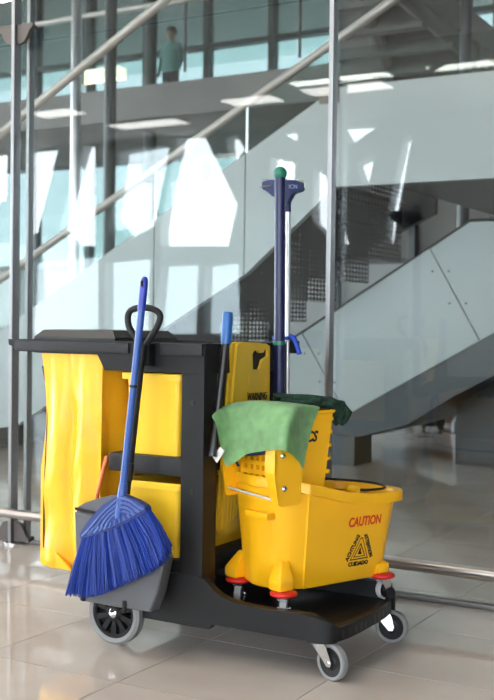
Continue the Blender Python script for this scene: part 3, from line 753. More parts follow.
def outline(u0, u1, v0, v1, bulge, r0, r1):
    """closed outline: bulged wringer end (u0), straight sides, rounded pour end (u1)"""
    pts = []
    vm = (v0 + v1) / 2
    rf, rn = 0.05, 0.085         # far and near corner of the rounded wringer end
    for k in range(6):
        a = k / 5 * PI / 2; pts.append((u0 + rf * (1 - math.sin(a)), v0 + rf * (1 - math.cos(a))))
    for k in range(1, 4): pts.append((u0 - bulge * math.sin(k / 4 * PI), lerp(v0 + rf, v1 - rn, k / 4)))
    am = math.radians(62); sc1, sc2 = math.sin(am), 1 - math.cos(am)
    for k in range(8):
        a = k / 7 * am; pts.append((u0 + rn * (1 - math.cos(a)) / sc2, v1 - rn + rn * math.sin(a) / sc1))
    r0 = rn; v1 += 0.006            # the long side stands a little proud of the rounded end
    pts.append((u0 + rn + 0.003, v1))
    for k in range(1, 9): pts.append((lerp(u0 + r0, u1 - r1, k / 9), v1))
    for k in range(7):
        a = k / 6 * PI / 2; pts.append((u1 - r1 + r1 * math.sin(a), v1 - r1 + r1 * math.cos(a)))
    for k in range(1, 5): pts.append((u1, lerp(v1 - r1, v0 + r1, k / 5)))
    for k in range(7):
        a = k / 6 * PI / 2; pts.append((u1 - r1 + r1 * math.cos(a), v0 + r1 - r1 * math.sin(a)))
    for k in range(1, 9): pts.append((lerp(u1 - r1, u0 + rf, k / 9), v0))
    return pts
OB = outline(0.012, 0.478, -0.262, -0.036, 0.012, 0.022, 0.05)     # bottom
OT = outline(-0.010, 0.500, -0.285, 0.012, 0.016, 0.022, 0.07)     # under the rim
OR = outline(-0.022, 0.532, -0.300, 0.028, 0.016, 0.026, 0.08)     # rim
OR = [(lerp(a[0] - 0.003, b[0], f), lerp(a[1], b[1], f)) for a, b in zip(OT, OR) for f in [min(1, max(0, (a[0] - 0.03) / 0.03))]]   # no lip on the wringer end
def bring(o0, o1, t, zf, off=0.0):
    r = []
    for (u0, v0), (u1, v1) in zip(o0, o1):
        u, v = lerp(u0, u1, t), lerp(v0, v1, t); r.append(W(u, v, zf(u)))
    return r
zr = lambda u: interp(u, RIM)
ZB = 0.193
bm = B()
shrink = lambda o, f: [((u - 0.24) * f + 0.24, (v + 0.14) * f - 0.14) for u, v in o]
rings = [bring(shrink(OB, 0.90), OB, 0, lambda u: ZB)]
rings.append(bring(shrink(OB, 0.97), OB, 0, lambda u: ZB)); rings.append(bring(OB, OT, 0.02, lambda u: ZB + 0.008))
for t in (0.3, 0.6, 0.85, 1.0): rings.append(bring(OB, OT, t, lambda u, t=t: lerp(ZB, zr(u) - 0.034, t)))
rings.append(bring(shrink(OT, 0.965), OT, 0, lambda u: zr(u) - 0.034)); rings.append(bring(shrink(OB, 0.94), OB, 0, lambda u: ZB + 0.02))
loft(bm, rings, True, True); obj('bucket_body', bm, YEL, bucket, 38)
bm = B()
rr = [bring(shrink(OT, 0.965), OT, 0, lambda u: zr(u) - 0.030), bring(OT, OT, 0, lambda u: zr(u) - 0.036), bring(OR, OR, 0, lambda u: zr(u) - 0.034), bring(OR, OR, 0, lambda u: zr(u) - 0.004), bring(shrink(OR, 0.99), OR, 0, zr), bring(shrink(OT, 0.985), OT, 0, zr), bring(shrink(OT, 0.965), OT, 0, lambda u: zr(u) - 0.008)]
loft(bm, rr + [rr[0]], False, False); obj('bucket_rim', bm, YEL, bucket, 40)
# grip bump on the wringer end, facets/feet at the wheel corners
bm = B(); box(bm, -0.035, 0.01, -0.178, -0.06, 0.425, 0.447, 0.008, W); obj('grip_ledge', bm, YEL, bucket)
for (u, v, du, dv) in ((0.010, -0.272, -1, -1), (0.008, -0.035, -1, 1), (0.462, -0.036, 1, 1), (0.462, -0.262, 1, -1)):
    bm = B()
    near = [(u - 0.028, v - 0.03), (u + 0.028, v - 0.03), (u + 0.028, v + 0.03), (u - 0.028, v + 0.03)]
    sh = [(p[0] - du * 0.022, p[1] - dv * 0.022) for p in near]
    if du > 0: near = [(lerp(a, c, 0.55), lerp(b, d, 0.55)) for (a, b), (c, d) in zip(near, sh)]
    t = bmesh.new(); loft(t, [[W(*p, 0.203) for p in near], [W(*p, 0.235) for p in near], [W(lerp(p[0], u - du * 0.02, 0.4), lerp(p[1], v - dv * 0.02, 0.4), 0.292 if du < 0 else 0.25) for p in sh]])
    merge(bm, t, 0.008); obj('corner_foot', bm, YEL, bucket)
# red bumpers and casters
CB = [(0.012, -0.262, -0.5), (0.008, -0.022, -0.9), (0.455, -0.030, 0.9), (0.455, -0.25, 0.5)]
for (u, v, s) in CB:
    c = W(u, v, 0); c.z = 0
    bm = B(); lathe(bm, [(0, 0.2275), (0.035, 0.2275), (0.041, 0.224), (0.043, 0.219), (0.041, 0.214), (0.035, 0.211), (0, 0.211)], c, (0, 0, 1), 28); obj('bumper', bm, RED, bucket)
    wx, wy = c.x + 0.006 * s, c.y + 0.012
    caster(c.x, c.y, 0.211, wx, wy, (DZ + 0.034, 0.034), 0.022, bucket, 'bucket_caster', TYREL)
# wire bail resting along the rim
bm = B(); pv = W(0.300, -0.012, 0.505)
pth = [pv, W(0.335, 0.018, 0.503), W(0.42, 0.010, 0.502), W(0.455, -0.05, 0.505), W(0.44, -0.13, 0.507), W(0.37, -0.22, 0.510), W(0.27, -0.268, 0.522), W(0.15, -0.272, 0.546), W(0.08, -0.272, 0.560)]
sm = []
for i in range(len(pth) - 1):
    p0, p1, p2_, p3 = pth[max(0, i - 1)], pth[i], pth[i + 1], pth[min(len(pth) - 1, i + 2)]
    for k in range(5):
        t = k / 5; sm.append(0.5 * ((2 * p1) + (-p0 + p2_) * t + (2 * p0 - 5 * p1 + 4 * p2_ - p3) * t * t + (-p0 + 3 * p1 - 3 * p2_ + p3) * t ** 3))
sm.append(pth[-1]); tube(bm, sm, 0.0042, 8); obj('bail', bm, BLACK, bucket)
bm = B(); tube(bm, [W(0.300, -0.03, 0.503), W(0.300, 0.006, 0.503)], 0.013, 14); obj('bail_lug', bm, YEL, bucket)
# prints on the side: CAUTION and the triangle of words
def vside(z): return lerp(-0.030, 0.018, (z - ZB) / (0.462 - ZB)) + 0.0012
sl_ = (0.012 + 0.036) / (0.462 - ZB)
def smtx(u, z): return frame(W(u, vside(z), z), BD, BN * sl_ + Vector((0, 0, 1)))
text('caution_print', 'CAUTION', 0.044, smtx(0.335, 0.397), PRINTR, bucket, sx=0.72, bold=0.001)
bm = B(); cu_, cz_ = 0.330, 0.300
def tri(u, z): return W(u, vside(z), z)
def strip(bm, pts, w_):
    pts = [(cu_ + (a - cu_) * 1.15, cz_ + (b - cz_) * 1.15) for a, b in pts]
    n = len(pts); cx_ = sum(p[0] for p in pts) / n; cz = sum(p[1] for p in pts) / n
    inn = [((p[0] - cx_) * w_ + cx_, (p[1] - cz) * w_ + cz) for p in pts]
    plate(bm, pts, [inn], lambda a, b, h: W(a, vside(b) + h, b), -0.0003, 0.0004)
strip(bm, [(cu_ - 0.036, cz_ - 0.030), (cu_ + 0.036, cz_ - 0.030), (cu_ + 0.004, cz_ + 0.036), (cu_ - 0.004, cz_ + 0.036)], 0.90)
strip(bm, [(cu_ - 0.024, cz_ - 0.022), (cu_ + 0.024, cz_ - 0.022), (cu_, cz_ + 0.020)], 0.82)
obj('triangle_print', bm, PRINTB, bucket, 0)
bm = B(); plate(bm, [(cu_ - 0.008, cz_ - 0.016), (cu_ + 0.010, cz_ - 0.017), (cu_ + 0.003, cz_ - 0.005), (cu_ + 0.004, cz_ + 0.008), (cu_ - 0.003, cz_ + 0.002)], [], lambda a, b, h: W(a, vside(b) + h, b), -0.0003, 0.0004); obj('figure_print', bm, PRINTB, bucket, 0)
m0 = smtx(cu_, cz_) @ Matrix.Scale(1.15, 4)
text('word_print', 'CUIDADO', 0.0165, m0 @ Matrix.Translation((0, -0.042, 0)), PRINTB, bucket, sx=1.0, bold=0.0007)
text('word_print', 'ACHTUNG', 0.0165, m0 @ Matrix.Translation((-0.030, 0.008, 0)) @ Matrix.Rotation(math.radians(64), 4, 'Z'), PRINTB, bucket, sx=1.0, bold=0.0007)
text('word_print', 'ATTENTION', 0.0165, m0 @ Matrix.Translation((0.030, 0.008, 0)) @ Matrix.Rotation(math.radians(-64), 4, 'Z'), PRINTB, bucket, sx=0.86, bold=0.0007)

# ================================================================== WRINGER (hangs in the wringer end of the bucket)
wr = thing('mop_wringer', W(0.08, -0.13, 0.5), 'yellow side press mop wringer seated on the bucket under a green cloth', 'wringer')
bm = B()
def hop(u0, u1, v0, v1, z): return [W(u0, v0, z), W(u0, v1, z), W(u1, v1, z), W(u1, v0, z)]
def hz(u): return 0.772
loft(bm, [hop(0.035, 0.165, -0.235, -0.020, 0.48), hop(0.025, 0.172, -0.240, -0.014, 0.56), hop(0.0, 0.188, -0.252, 0.0, 0.762),
          [W(-0.004, -0.257, 0.766), W(-0.004, 0.006, 0.766), W(0.194, 0.006, 0.770), W(0.194, -0.257, 0.770)], [W(-0.004, -0.257, 0.771), W(-0.004, 0.006, 0.771), W(0.194, 0.006, 0.776), W(0.194, -0.257, 0.776)],
          hop(0.008, 0.182, -0.246, -0.006, 0.772), hop(0.035, 0.165, -0.232, -0.022, 0.50)])
obj('hopper', bm, YEL, wr, 30)
for i in range(5):               # pegs along the back edge
    z = 0.745 - i * 0.043
    bm = B(); box(bm, lerp(0.188, 0.172, i / 5) - 0.004, lerp(0.188, 0.172, i / 5) + 0.010, -0.045, -0.006, z - 0.006, z + 0.006, 0.002, W); obj('peg', bm, YEL, wr)
# side plates with a folded front flange
for sgn, v in ((1, 0.004), (-1, -0.258)):
    bm = B()
    prof = [(-0.062, 0.690), (0.050, 0.70), (0.046, 0.54), (0.040, 0.492), (0.032, 0.482), (-0.040, 0.480), (-0.048, 0.492), (-0.066, 0.590)]
    plate(bm, prof, [], lambda a, b, h: W(a, h, b), v, v + sgn * 0.012)
    if sgn > 0:
        t = bmesh.new(); loft(t, [[W(-0.066, v - 0.036, 0.66), W(-0.066, v + 0.012, 0.66), W(-0.056, v + 0.012, 0.66), W(-0.056, v - 0.036, 0.66)], [W(-0.068, v - 0.036, 0.585), W(-0.068, v + 0.012, 0.585), W(-0.058, v + 0.012, 0.585), W(-0.058, v - 0.036, 0.585)], [W(-0.050, v - 0.020, 0.484), W(-0.050, v + 0.012, 0.484), W(-0.040, v + 0.012, 0.484), W(-0.040, v - 0.020, 0.484)]])
        merge(bm, t, 0.002)
    obj('side_plate', bm, YEL, wr, 30)
    if sgn > 0:
        for (u, z) in ((-0.034, 0.640), (-0.026, 0.536)):
            b2 = B(); lathe(b2, [(0, 0.007), (0.006, 0.006), (0.010, 0.002), (0.010, -0.002)], W(u, v + 0.012, z), BN, 14); obj('bolt', b2, CHROME, wr)
bm = B(); tube(bm, [W(-0.040, -0.256, 0.508), W(-0.052, -0.018, 0.500)], 0.0042, 10); obj('pivot_rod', bm, mat('zinc_rod', (0.62, 0.60, 0.56), 0.45, 0.2), wr)
# slotted press plate behind the plates
bm = B(); holes = []
for r in range(4):
    for c in range(7):
        v = -0.225 + c * 0.032; z = 0.545 + r * 0.030
        holes.append([(v, z), (v + 0.020, z), (v + 0.020, z + 0.016), (v, z + 0.016)])
plate(bm, [(-0.242, 0.52), (-0.010, 0.52), (-0.010, 0.70), (-0.242, 0.70)], holes, lambda a, b, h: W(h, a, b), -0.002, 0.006); obj('press_plate', bm, YEL, wr, 0)
bm = B(); box(bm, 0.007, 0.012, -0.242, -0.010, 0.50, 0.72, 0, W); obj('press_back', bm, mat('orange_yellow_plastic', (0.62, 0.27, 0.004), 0.5), wr)
text('brand_print', 'CS', 0.046, frame(W(0.100, lerp(-0.014, 0.0, (0.690 - 0.56) / 0.2) + 0.0012, 0.690), BD, BN * 0.07 + Vector((0, 0, 1))), PRINTB, wr, sx=0.85, shear=0.25, bold=0.0015)

# ================================================================== GREEN CLOTH draped over the wringer
def catm(P, t):
    n = len(P) - 1; x_ = min(max(t * n, 0), n - 1e-6); i = int(x_); f = x_ - i
    p0, p1, p2_, p3 = P[max(0, i - 1)], P[i], P[i + 1], P[min(n, i + 2)]
    return 0.5 * ((2 * p1) + (p2_ - p0) * f + (2 * p0 - 5 * p1 + 4 * p2_ - p3) * f * f + (3 * p1 - p0 - 3 * p2_ + p3) * f ** 3)
cols = []
# each column: points from the back of the hopper top, over its front edge, down to the hem
def colm(back, top, lows): cols.append([back, top] + lows)
colm(W(0.02, -0.285, 0.782), onu(213.5, 414, -0.165), [onu(216, 424, -0.160), onu(219, 440, -0.140), onu(222, 455, -0.112), onu(226, 467, -0.104)])
colm(W(0.06, -0.255, 0.786), onu(227, 405, -0.080), [onu(229, 418, -0.092), onu(231, 436, -0.094), onu(233, 450, -0.094), onu(236, 462, -0.092)])
colm(W(0.08, -0.190, 0.790), onu(243, 401.5, -0.035), [onu(244, 415, -0.075), onu(244, 430, -0.082), onu(245, 443, -0.084), onu(246, 454.5, -0.084)])
colm(W(0.09, -0.120, 0.790), onu(262, 401, -0.030), [onu(261, 415, -0.072), onu(260, 429, -0.084), onu(260, 441, -0.084), onu(260, 451.5, -0.082)])
colm(W(0.10, -0.060, 0.792), onu(280, 402.5, -0.020), [onu(278, 416, -0.066), onu(276, 430, -0.080), onu(276, 440, -0.080), onu(275, 450, -0.078)])
colm(W(0.11, -0.020, 0.792), onu(296, 405, -0.004), [onu(292, 417, -0.046), onu(289, 430, -0.076), onu(288, 441, -0.076), onu(288, 452, -0.078)])
colm(W(0.12, 0.006, 0.788), onv(308, 408.5, 0.016), [onv(303, 421, 0.020), onv(299, 437, 0.030), onv(297, 448, 0.034), onv(298, 461, 0.034)])
colm(W(0.125, 0.010, 0.784), onv(318, 412.5, 0.016), [onv(313, 424, 0.018), onv(309, 441, 0.020), onv(306, 455, 0.022), onv(303, 470, 0.024)])
NU, NV = 46, 40
def cloth_pt(i, j):
    row = [catm(c, j / NV) for c in cols]; p = catm(row, i / NU)
    k = 0.004 * noise.noise(p * 16) + 0.002 * noise.noise(p * 38)
    return p + Vector((0, -1, 0.3)) * k
bm = B(); g = [[bm.verts.new(cloth_pt(i, j)) for j in range(NV + 1)] for i in range(NU + 1)]
for i in range(NU):
    for j in range(NV): face(bm, [g[i][j], g[i + 1][j], g[i + 1][j + 1], g[i][j + 1]])
geo = bmesh.ops.solidify(bm, geom=bm.faces[:], thickness=0.0035)
tag(obj('cleaning_cloth', bm, CLOTH, None, 60), 'green microfibre cloth draped over the front of the wringer', 'cloth')
# navy cloth just under it, white tag end at its left
bm = B(); pth = [W(-0.052, -0.228, 0.632), W(-0.050, -0.17, 0.640), W(-0.050, -0.11, 0.645), W(-0.047, -0.052, 0.650)]
tube(bm, pth, [0.013, 0.017, 0.017, 0.012], 10)
tube(bm, [W(-0.050, -0.215, 0.63), W(-0.052, -0.200, 0.60), W(-0.046, -0.195, 0.585)], [0.006, 0.005, 0.004], 8)
tag(obj('navy_rag', bm, NAVYC, None, 60), 'dark navy rag stuffed under the green cloth on the wringer', 'rag')
bm = B(); q = [onu(212.5, 457, -0.135), onu(220, 447, -0.135), onu(224, 451, -0.135), onu(216.5, 463, -0.135)]
t = bmesh.new(); vs = [t.verts.new(p) for p in q] + [t.verts.new(p + BD * 0.004) for p in q]
for f_ in ((0, 1, 2, 3), (7, 6, 5, 4), (0, 4, 5, 1), (1, 5, 6, 2), (2, 6, 7, 3), (3, 7, 4, 0)): t.faces.new([vs[i] for i in f_])
merge(bm, t, 0.0008)
tag(obj('white_tag', bm, WHITEP), 'small white tag end poking out left of the green cloth', 'tag')

# ================================================================== DARK GREEN MOP with navy handle and green ball
mop = thing('wet_mop', (-1.82, 3.36, 0.75), 'dark green wet mop with a navy handle and green ball end', 'mop')
mt_, mb = ony(280, 176, 3.333), ony(279.3, 404, 3.333)
bm = B(); tube(bm, [mb, mt_], 0.0185, 20); obj('mop_handle', bm, NAVY, mop)
c = ony(280.2, 173.5, 3.333); bm = B(); lathe(bm, [(0.0235 * math.sin(k / 14 * PI), -0.0235 * math.cos(k / 14 * PI)) for k in range(15)], c, (0, 0, 1), 24); obj('ball_end', bm, GREENB, mop, 80)
for y0, y1, r in ((341, 345, 0.022), (393, 404, 0.0215)):
    bm = B(); a, b = ony(279.5, y0, 3.333), ony(279.3, y1, 3.333); lathe(bm, [(0, 0), (r, 0), (r, (a - b).length), (0, (a - b).length)], b, (0, 0, 1), 20); obj('green_collar', bm, GREENB, mop)
bm = B(); random.seed(3)
st = mb + Vector((0, 0, -0.02))
for k in range(46):
    e = W(random.uniform(0.05, 0.175), random.uniform(-0.23, -0.02), 0.775 + random.uniform(0, 0.012))
    over = random.random()
    p1 = st + Vector((random.uniform(-0.02, 0.03), random.uniform(-0.03, 0.02), random.uniform(-0.02, 0.01)))
    m1 = W(random.uniform(0.12, 0.20), random.uniform(-0.20, 0.02), 0.785 + random.uniform(0.0, 0.028))
    p2_ = W(0.205 + random.uniform(0, 0.018), random.uniform(-0.10, 0.025), 0.785 + random.uniform(-0.012, 0.012))
    p3 = W(0.215 + random.uniform(0, 0.012), random.uniform(-0.08, 0.02), 0.745 + random.uniform(-0.02, 0.02))
    P = [p1, p1.lerp(m1, 0.5) + Vector((0, 0, 0.012)), m1, p2_, p3]
    tube(bm, [catm(P, t / 12) for t in range(13)], 0.0085, 6)
yo = obj('mop_yarn', bm, MOPY, mop, 80); yo['kind'] = 'stuff'

# ================================================================== SQUEEGEE with silver pole, blue head
sq = thing('window_squeegee', (-1.81, 3.40, 0.7), 'navy headed cleaning tool on a slim silver pole behind the mop', 'squeegee')
a, b = ony(288.5, 206, 3.405), ony(287, 410, 3.405)
bm = B(); tube(bm, [b, a], 0.0085, 14); obj('pole', bm, ALU, sq)
bm = B()
hp = lambda x_, y_: (lambda p: (p.x, p.z))(ony(x_, y_, 3.40))
plate(bm, [hp(263, 182.5), hp(270, 180), hp(297, 180.5), hp(303, 183), hp(303.5, 190), hp(300.5, 192), hp(293, 193.5), hp(290.5, 198), hp(289, 205), hp(284, 205), hp(281, 199.5), hp(273, 196.5), hp(268.5, 191), hp(263.5, 190)], [], lambda x_, z_, h: Vector((x_, h, z_)), 3.388, 3.415)
bmesh.ops.bevel(bm, geom=list(bm.edges), offset=0.003, segments=2, affect='EDGES', clamp_overlap=True)
obj('head', bm, NAVY2, sq)
bm = B(); a, b = ony(287.5, 200, 3.405), ony(287.5, 212, 3.405); tube(bm, [b, a], 0.0125, 14); obj('socket', bm, NAVY2, sq)
bm = B(); q = [ony(260, 187, 3.385), ony(264, 186.5, 3.383), ony(271, 186, 3.383)]; tube(bm, q, 0.0022, 6); obj('wire_clip', bm, DSTEEL, sq)
bm = B(); tube(bm, [ony(262, 180, 3.41), ony(268, 179.5, 3.41)], 0.0018, 6); obj('wire_clip', bm, DSTEEL, sq)
bm = B(); tube(bm, [ony(295, 180, 3.41), ony(303, 179, 3.41), ony(304.5, 181, 3.41), ony(304.5, 188, 3.41)], 0.0016, 6); obj('wire_clip', bm, ALU, sq)
text('small_print', 'ICN', 0.020, frame(ony(293, 186.8, 3.386), (1, 0, -0.05), (0, 0, 1)), PRINTW, sq)
# black holder block and blue clip on the cart for both handles
bm = B(); p = ony(287, 347, 3.39); box(bm, p.x - 0.028, p.x + 0.030, 3.4145, 3.428, p.z - 0.022, p.z + 0.022, 0.004); cpart('tool_holder', bm)
bm = B(); p = ony(283, 338, 3.385); box(bm, p.x - 0.03, p.x + 0.03, 3.36, 3.394, p.z - 0.006, p.z + 0.006, 0.003); tube(bm, [ony(290, 336, 3.375), ony(294, 338, 3.372), ony(297.5, 347, 3.368), ony(299.5, 354, 3.366)], [0.008, 0.009, 0.008, 0.009], 10)
cpart('blue_clip', bm, mat('blue_clip_plastic', (0.02, 0.07, 0.50), 0.35))

# ================================================================== CAUTION SIGN folded against the cart end
sign = thing('floor_sign', (-1.77, 3.1, 0.4), 'folded yellow floor sign with hand hole, between cart body and bucket', 'sign')
SLN = 0.115
def sp_(x, y):                 # point of the leaning front face of the sign
    d = ray(x, y); n_ = Vector((1, 0, -SLN)); o = Vector((-1.803, 0, 0.985)); return CAMPOS + d * ((o - CAMPOS).dot(n_) / d.dot(n_))
def onxs(x, y): p = sp_(x, y); return (p.y, p.z)
def SG(a, b, h): return Vector((-1.803 + SLN * (b - 0.985) + h, a, b))
bm = B()
so = [onxs(237.5, 344), onxs(242, 342.5), onxs(266, 343.5), onxs(270, 346), onxs(269.5, 402), onxs(252, 505), onxs(238, 532), onxs(225, 535), onxs(222.5, 530)]
hole = [onxs(252.5, 354), onxs(254.5, 350.5), onxs(258, 350.5), onxs(260, 353), onxs(263.5, 352.5), onxs(265, 349.5), onxs(268, 349.5), onxs(268, 356), onxs(262.5, 360), onxs(261, 366), onxs(259.5, 369.5), onxs(253, 369.5)]
plate(bm, so, [hole], SG, -0.010, 0.0); obj('front_leaf', bm, YSIGN, sign, 30)
bm = B()
plate(bm, [(a - 0.013, b + 0.002) for a, b in so], [], SG, -0.022, -0.0125); obj('rear_leaf', bm, YSIGN, sign, 30)
bm = B(); plate(bm, [onxs(250.5, 347), onxs(269, 347), onxs(269, 373), onxs(250.5, 373)], [], SG, -0.0123, -0.0103); obj('hand_hole', bm, HOLE, sign, 0)
bm = B(); plate(bm, [onxs(249, 376), onxs(266, 376), onxs(267.5, 392), onxs(248, 393)], [[onxs(250, 377.3), onxs(265, 377.3), onxs(266.2, 390.7), onxs(249.3, 391.5)]], SG, -0.0005, 0.0018); obj('moulded_panel', bm, YSIGN, sign, 0)
p = sp_(257, 396.5) + Vector((0.001, 0, 0)); text('warning_print', 'WARNING', 0.042, frame(p, (0, 1, 0), (SLN, 0, 1)), PRINTB, sign, sx=0.66, bold=0.0012)
for k in range(4):
    bm = B(); a, b = sp_(229.5 + k * 3.2, 478 + k), sp_(227.0 + k * 3.0, 525 - k * 3); tube(bm, [a, b], 0.003, 6); obj('moulded_rib', bm, YSIGN, sign)

# ================================================================== BRUSH with blue grip and black shaft
br = thing('long_brush', (-1.84, 3.0, 0.62), 'black shafted brush with a bright blue grip beside the sign', 'brush')
XR = -1.806
bm = B(); a, b = onx(228, 312, XR), onx(226, 344, XR); lathe(bm, [(0, 0.0), (0.0165, 0.0), (0.0175, 0.02), (0.0175, 0.085), (0.0165, (a - b).length - 0.004), (0.013, (a - b).length), (0, (a - b).length)], b, a - b, 18); obj('grip', bm, BLUEG, br)
bm = B(); c = onx(216, 428, XR); tube(bm, [b + (b - a) * -0.1, onx(221, 385, XR), c], [0.0145, 0.0115, 0.0105], 14); obj('shaft', bm, LIDM, br)
bm = B(); d_ = c + (c - b).normalized() * 0.09; tube(bm, [c, c.lerp(d_, 0.2), d_], [0.0105, 0.013, 0.013], 14); obj('brush_head', bm, LIDM, br)

# ================================================================== LOBBY DUSTPAN (grey) with black D handle, hung on the near side
dp = thing('lobby_dustpan', (-2.1, 2.83, 0.14), 'grey upright dustpan with black looped handle hanging on the cart side', 'dustpan')
def dpn(x, y, Y=2.80): return ony(x, y, Y)
bm = B()
front = [(75.5, 512), (101, 516), (140, 523), (161, 546), (165, 560), (158, 594), (151, 612), (118, 607), (80.5, 600), (77, 560)]
rings = []
for Y, sc_ in ((2.793, 0.97), (2.797, 1.0), (2.845, 1.0), (2.853, 0.97)):
    P = [ony(x, y, 2.80) for x, y in front]; cen = sum(P, Vector()) / len(P)
    rings.append([Vector((cen.x + (p.x - cen.x) * sc_, Y, cen.z + (p.z - cen.z) * sc_)) for p in P])
loft(bm, rings); obj('pan_body', bm, GREYP, dp, 30)
bm = B()                                   # arched hood on top
arch = [(75.5, 508), (84, 503), (97, 498.5), (112, 495), (122, 497), (140, 510), (150, 523), (158, 536), (158, 545), (140, 523), (101, 517), (75.5, 513)]
plate(bm, [(lambda p: (p.x, p.z))(ony(x, y, 2.80)) for x, y in arch], [], lambda a, b, h: Vector((a, h, b)), 2.806, 2.846); obj('hood', bm, GREYP, dp, 30)
bm = B(); tube(bm, [ony(75.5, 508.5, 2.798), ony(85, 511, 2.796), ony(101, 514, 2.796)], 0.0045, 8); obj('lip_trim', bm, BLACK, dp)
for (x, y0, y1) in ((83.5, 592, 601), (124.5, 601, 612)):
    bm = B(); p, q = ony(x, y0, 2.79), ony(x, y1, 2.79); box(bm, p.x - 0.006, p.x + 0.006, 2.786, 2.797, q.z, p.z, 0.001); obj('rubber_foot', bm, HOLE, dp)
bm = B(); pa, pb = ony(143.5, 344, 2.845), ony(127, 494, 2.825); tube(bm, [pa, pb], 0.0105, 14); obj('pole', bm, BLACK, dp)
bm = B(); pa2, pb2 = ony(130.4, 463, 2.822), ony(128.8, 480, 2.822); tube(bm, [pa2, pb2], 0.0125, 14); obj('pole_sleeve', bm, DGREY, dp)
loop = [(143, 345), (139, 341), (133, 334), (128.5, 325), (128, 316), (131, 310.5), (138, 308), (145, 307.5), (153, 309), (159, 313), (160, 319), (156.5, 328), (150.5, 338), (146, 344)]
P = [ony(x, y, 2.845) for x, y in loop]
bm = B(); tube(bm, [catm(P, k / 40) for k in range(41)], 0.0105, 12); obj('loop_handle', bm, BLACK, dp, 60)
bm = B(); p = ony(144, 350, 2.86); box(bm, p.x - 0.022, p.x + 0.022, 2.8565, 2.890, p.z - 0.05, p.z + 0.02, 0.004); cpart('handle_clip', bm)

# ================================================================== BLUE BROOM hung in front of the dustpan
bro = thing('blue_broom', (-2.05, 2.75, 0.17), 'blue angled broom with a blue handle hanging upside the cart side', 'broom')
bro['label'] = 'blue fan shaped broom with long blue handle hanging on the cart side'
YBm = 2.765
def bp_(x, y, dy=0.0): p = ony(x, y, YBm); return Vector((p.x, YBm + dy, p.z))
h0, h1 = bp_(122.3, 494), bp_(138, 279); h0.y = 2.765; h1.y = 2.80
hd = (h1 - h0)
bm = B(); tube(bm, [h0, h0 + hd * 0.86], 0.0115, 16); obj('handle', bm, BLUEH, bro)
bm = B(); tube(bm, [h0 + hd * 0.86, h0 + hd * 0.98, h0 + hd * 1.0, h0 + hd * 1.012], [0.0128, 0.0122, 0.0105, 0.006], 16); obj('grip_end', bm, mat('deep_blue_grip', (0.016, 0.035, 0.36), 0.35), bro)
bm = B(); q = h0 + hd * 0.985; tube(bm, [q + Vector((0, -0.0125, -0.012)), q + Vector((0, -0.0125, 0.006))], 0.0045, 8); obj('hang_hole', bm, HOLE, bro)
bm = B(); q0 = h0 + hd * 0.497; lathe(bm, [(0.0, 0), (0.0135, 0), (0.0135, 0.008), (0, 0.008)], q0, hd, 16); obj('joint_ring', bm, BLACK, bro)
bm = B(); tube(bm, [bp_(120.6, 518, -0.012), bp_(121.4, 508, -0.008), bp_(122.3, 494), h0 + hd * 0.05], [0.0115, 0.0130, 0.0150, 0.0128], 14); obj('socket', bm, BLUEH, bro)
capo = [(117, 497), (127, 495.5), (138, 500), (147.5, 506), (149, 510), (138, 517.5), (125, 524), (111, 530), (98, 534.5), (83, 538), (82, 534), (88, 524), (96, 514), (106, 504)]
bm = B(); plate(bm, [(lambda p: (p.x, p.z))(bp_(x, y)) for x, y in capo], [], lambda a, b, h: Vector((a, YBm + h, b)), -0.014, 0.014)
obj('broom_cap', bm, BLUEC, bro, 30)
low = [bp_(148, 508), bp_(137, 515), bp_(124.5, 521.5), bp_(111, 527.5), bp_(98, 532), bp_(83.5, 536)]
apex = bp_(121.8, 499)
top_s, bot_s = bp_(122.3, 495), bp_(120.6, 519)
for i in range(4):                         # ribs sweeping from the socket to both ends of the tooth row
    f = i / 3; c0 = top_s.lerp(bot_s, 0.10 + 0.62 * f)
    for sd in (-1, 1):
        e_ = catm(low, (0.97 - 0.30 * f) if sd < 0 else (0.04 + 0.20 * f)); e_ = apex.lerp(e_, 0.83)
        m_ = c0.lerp(e_, 0.5) + Vector((0, 0, 0.007))
        bm = B(); tube(bm, [catm([c0, m_, e_], k / 8) + Vector((0, -0.0145, 0)) for k in range(9)], 0.0036, 6); obj('cap_rib', bm, BLUER, bro)
for k in range(13):                        # teeth over the bristle line
    s = (k + 0.5) / 13; a = catm(low, s); b = apex.lerp(a, 0.80)
    bm = B(); tube(bm, [a + Vector((0, -0.0150, 0)), b + Vector((0, -0.0150, 0))], 0.0048, 6); obj('cap_tooth', bm, BLUER, bro)
bm = B(); tube(bm, [catm(low, k / 16) + Vector((0, -0.014, 0)) for k in range(17)], 0.0045, 6); obj('cap_edge', bm, BLUEC, bro)
hem = [bp_(168.5, 547), bp_(163, 560), bp_(150, 570), bp_(133, 578), bp_(114, 587), bp_(92, 594), bp_(69, 592)]
rightm = bp_(161, 524); leftm = bp_(75.5, 566)
bm = B(); random.seed(11)
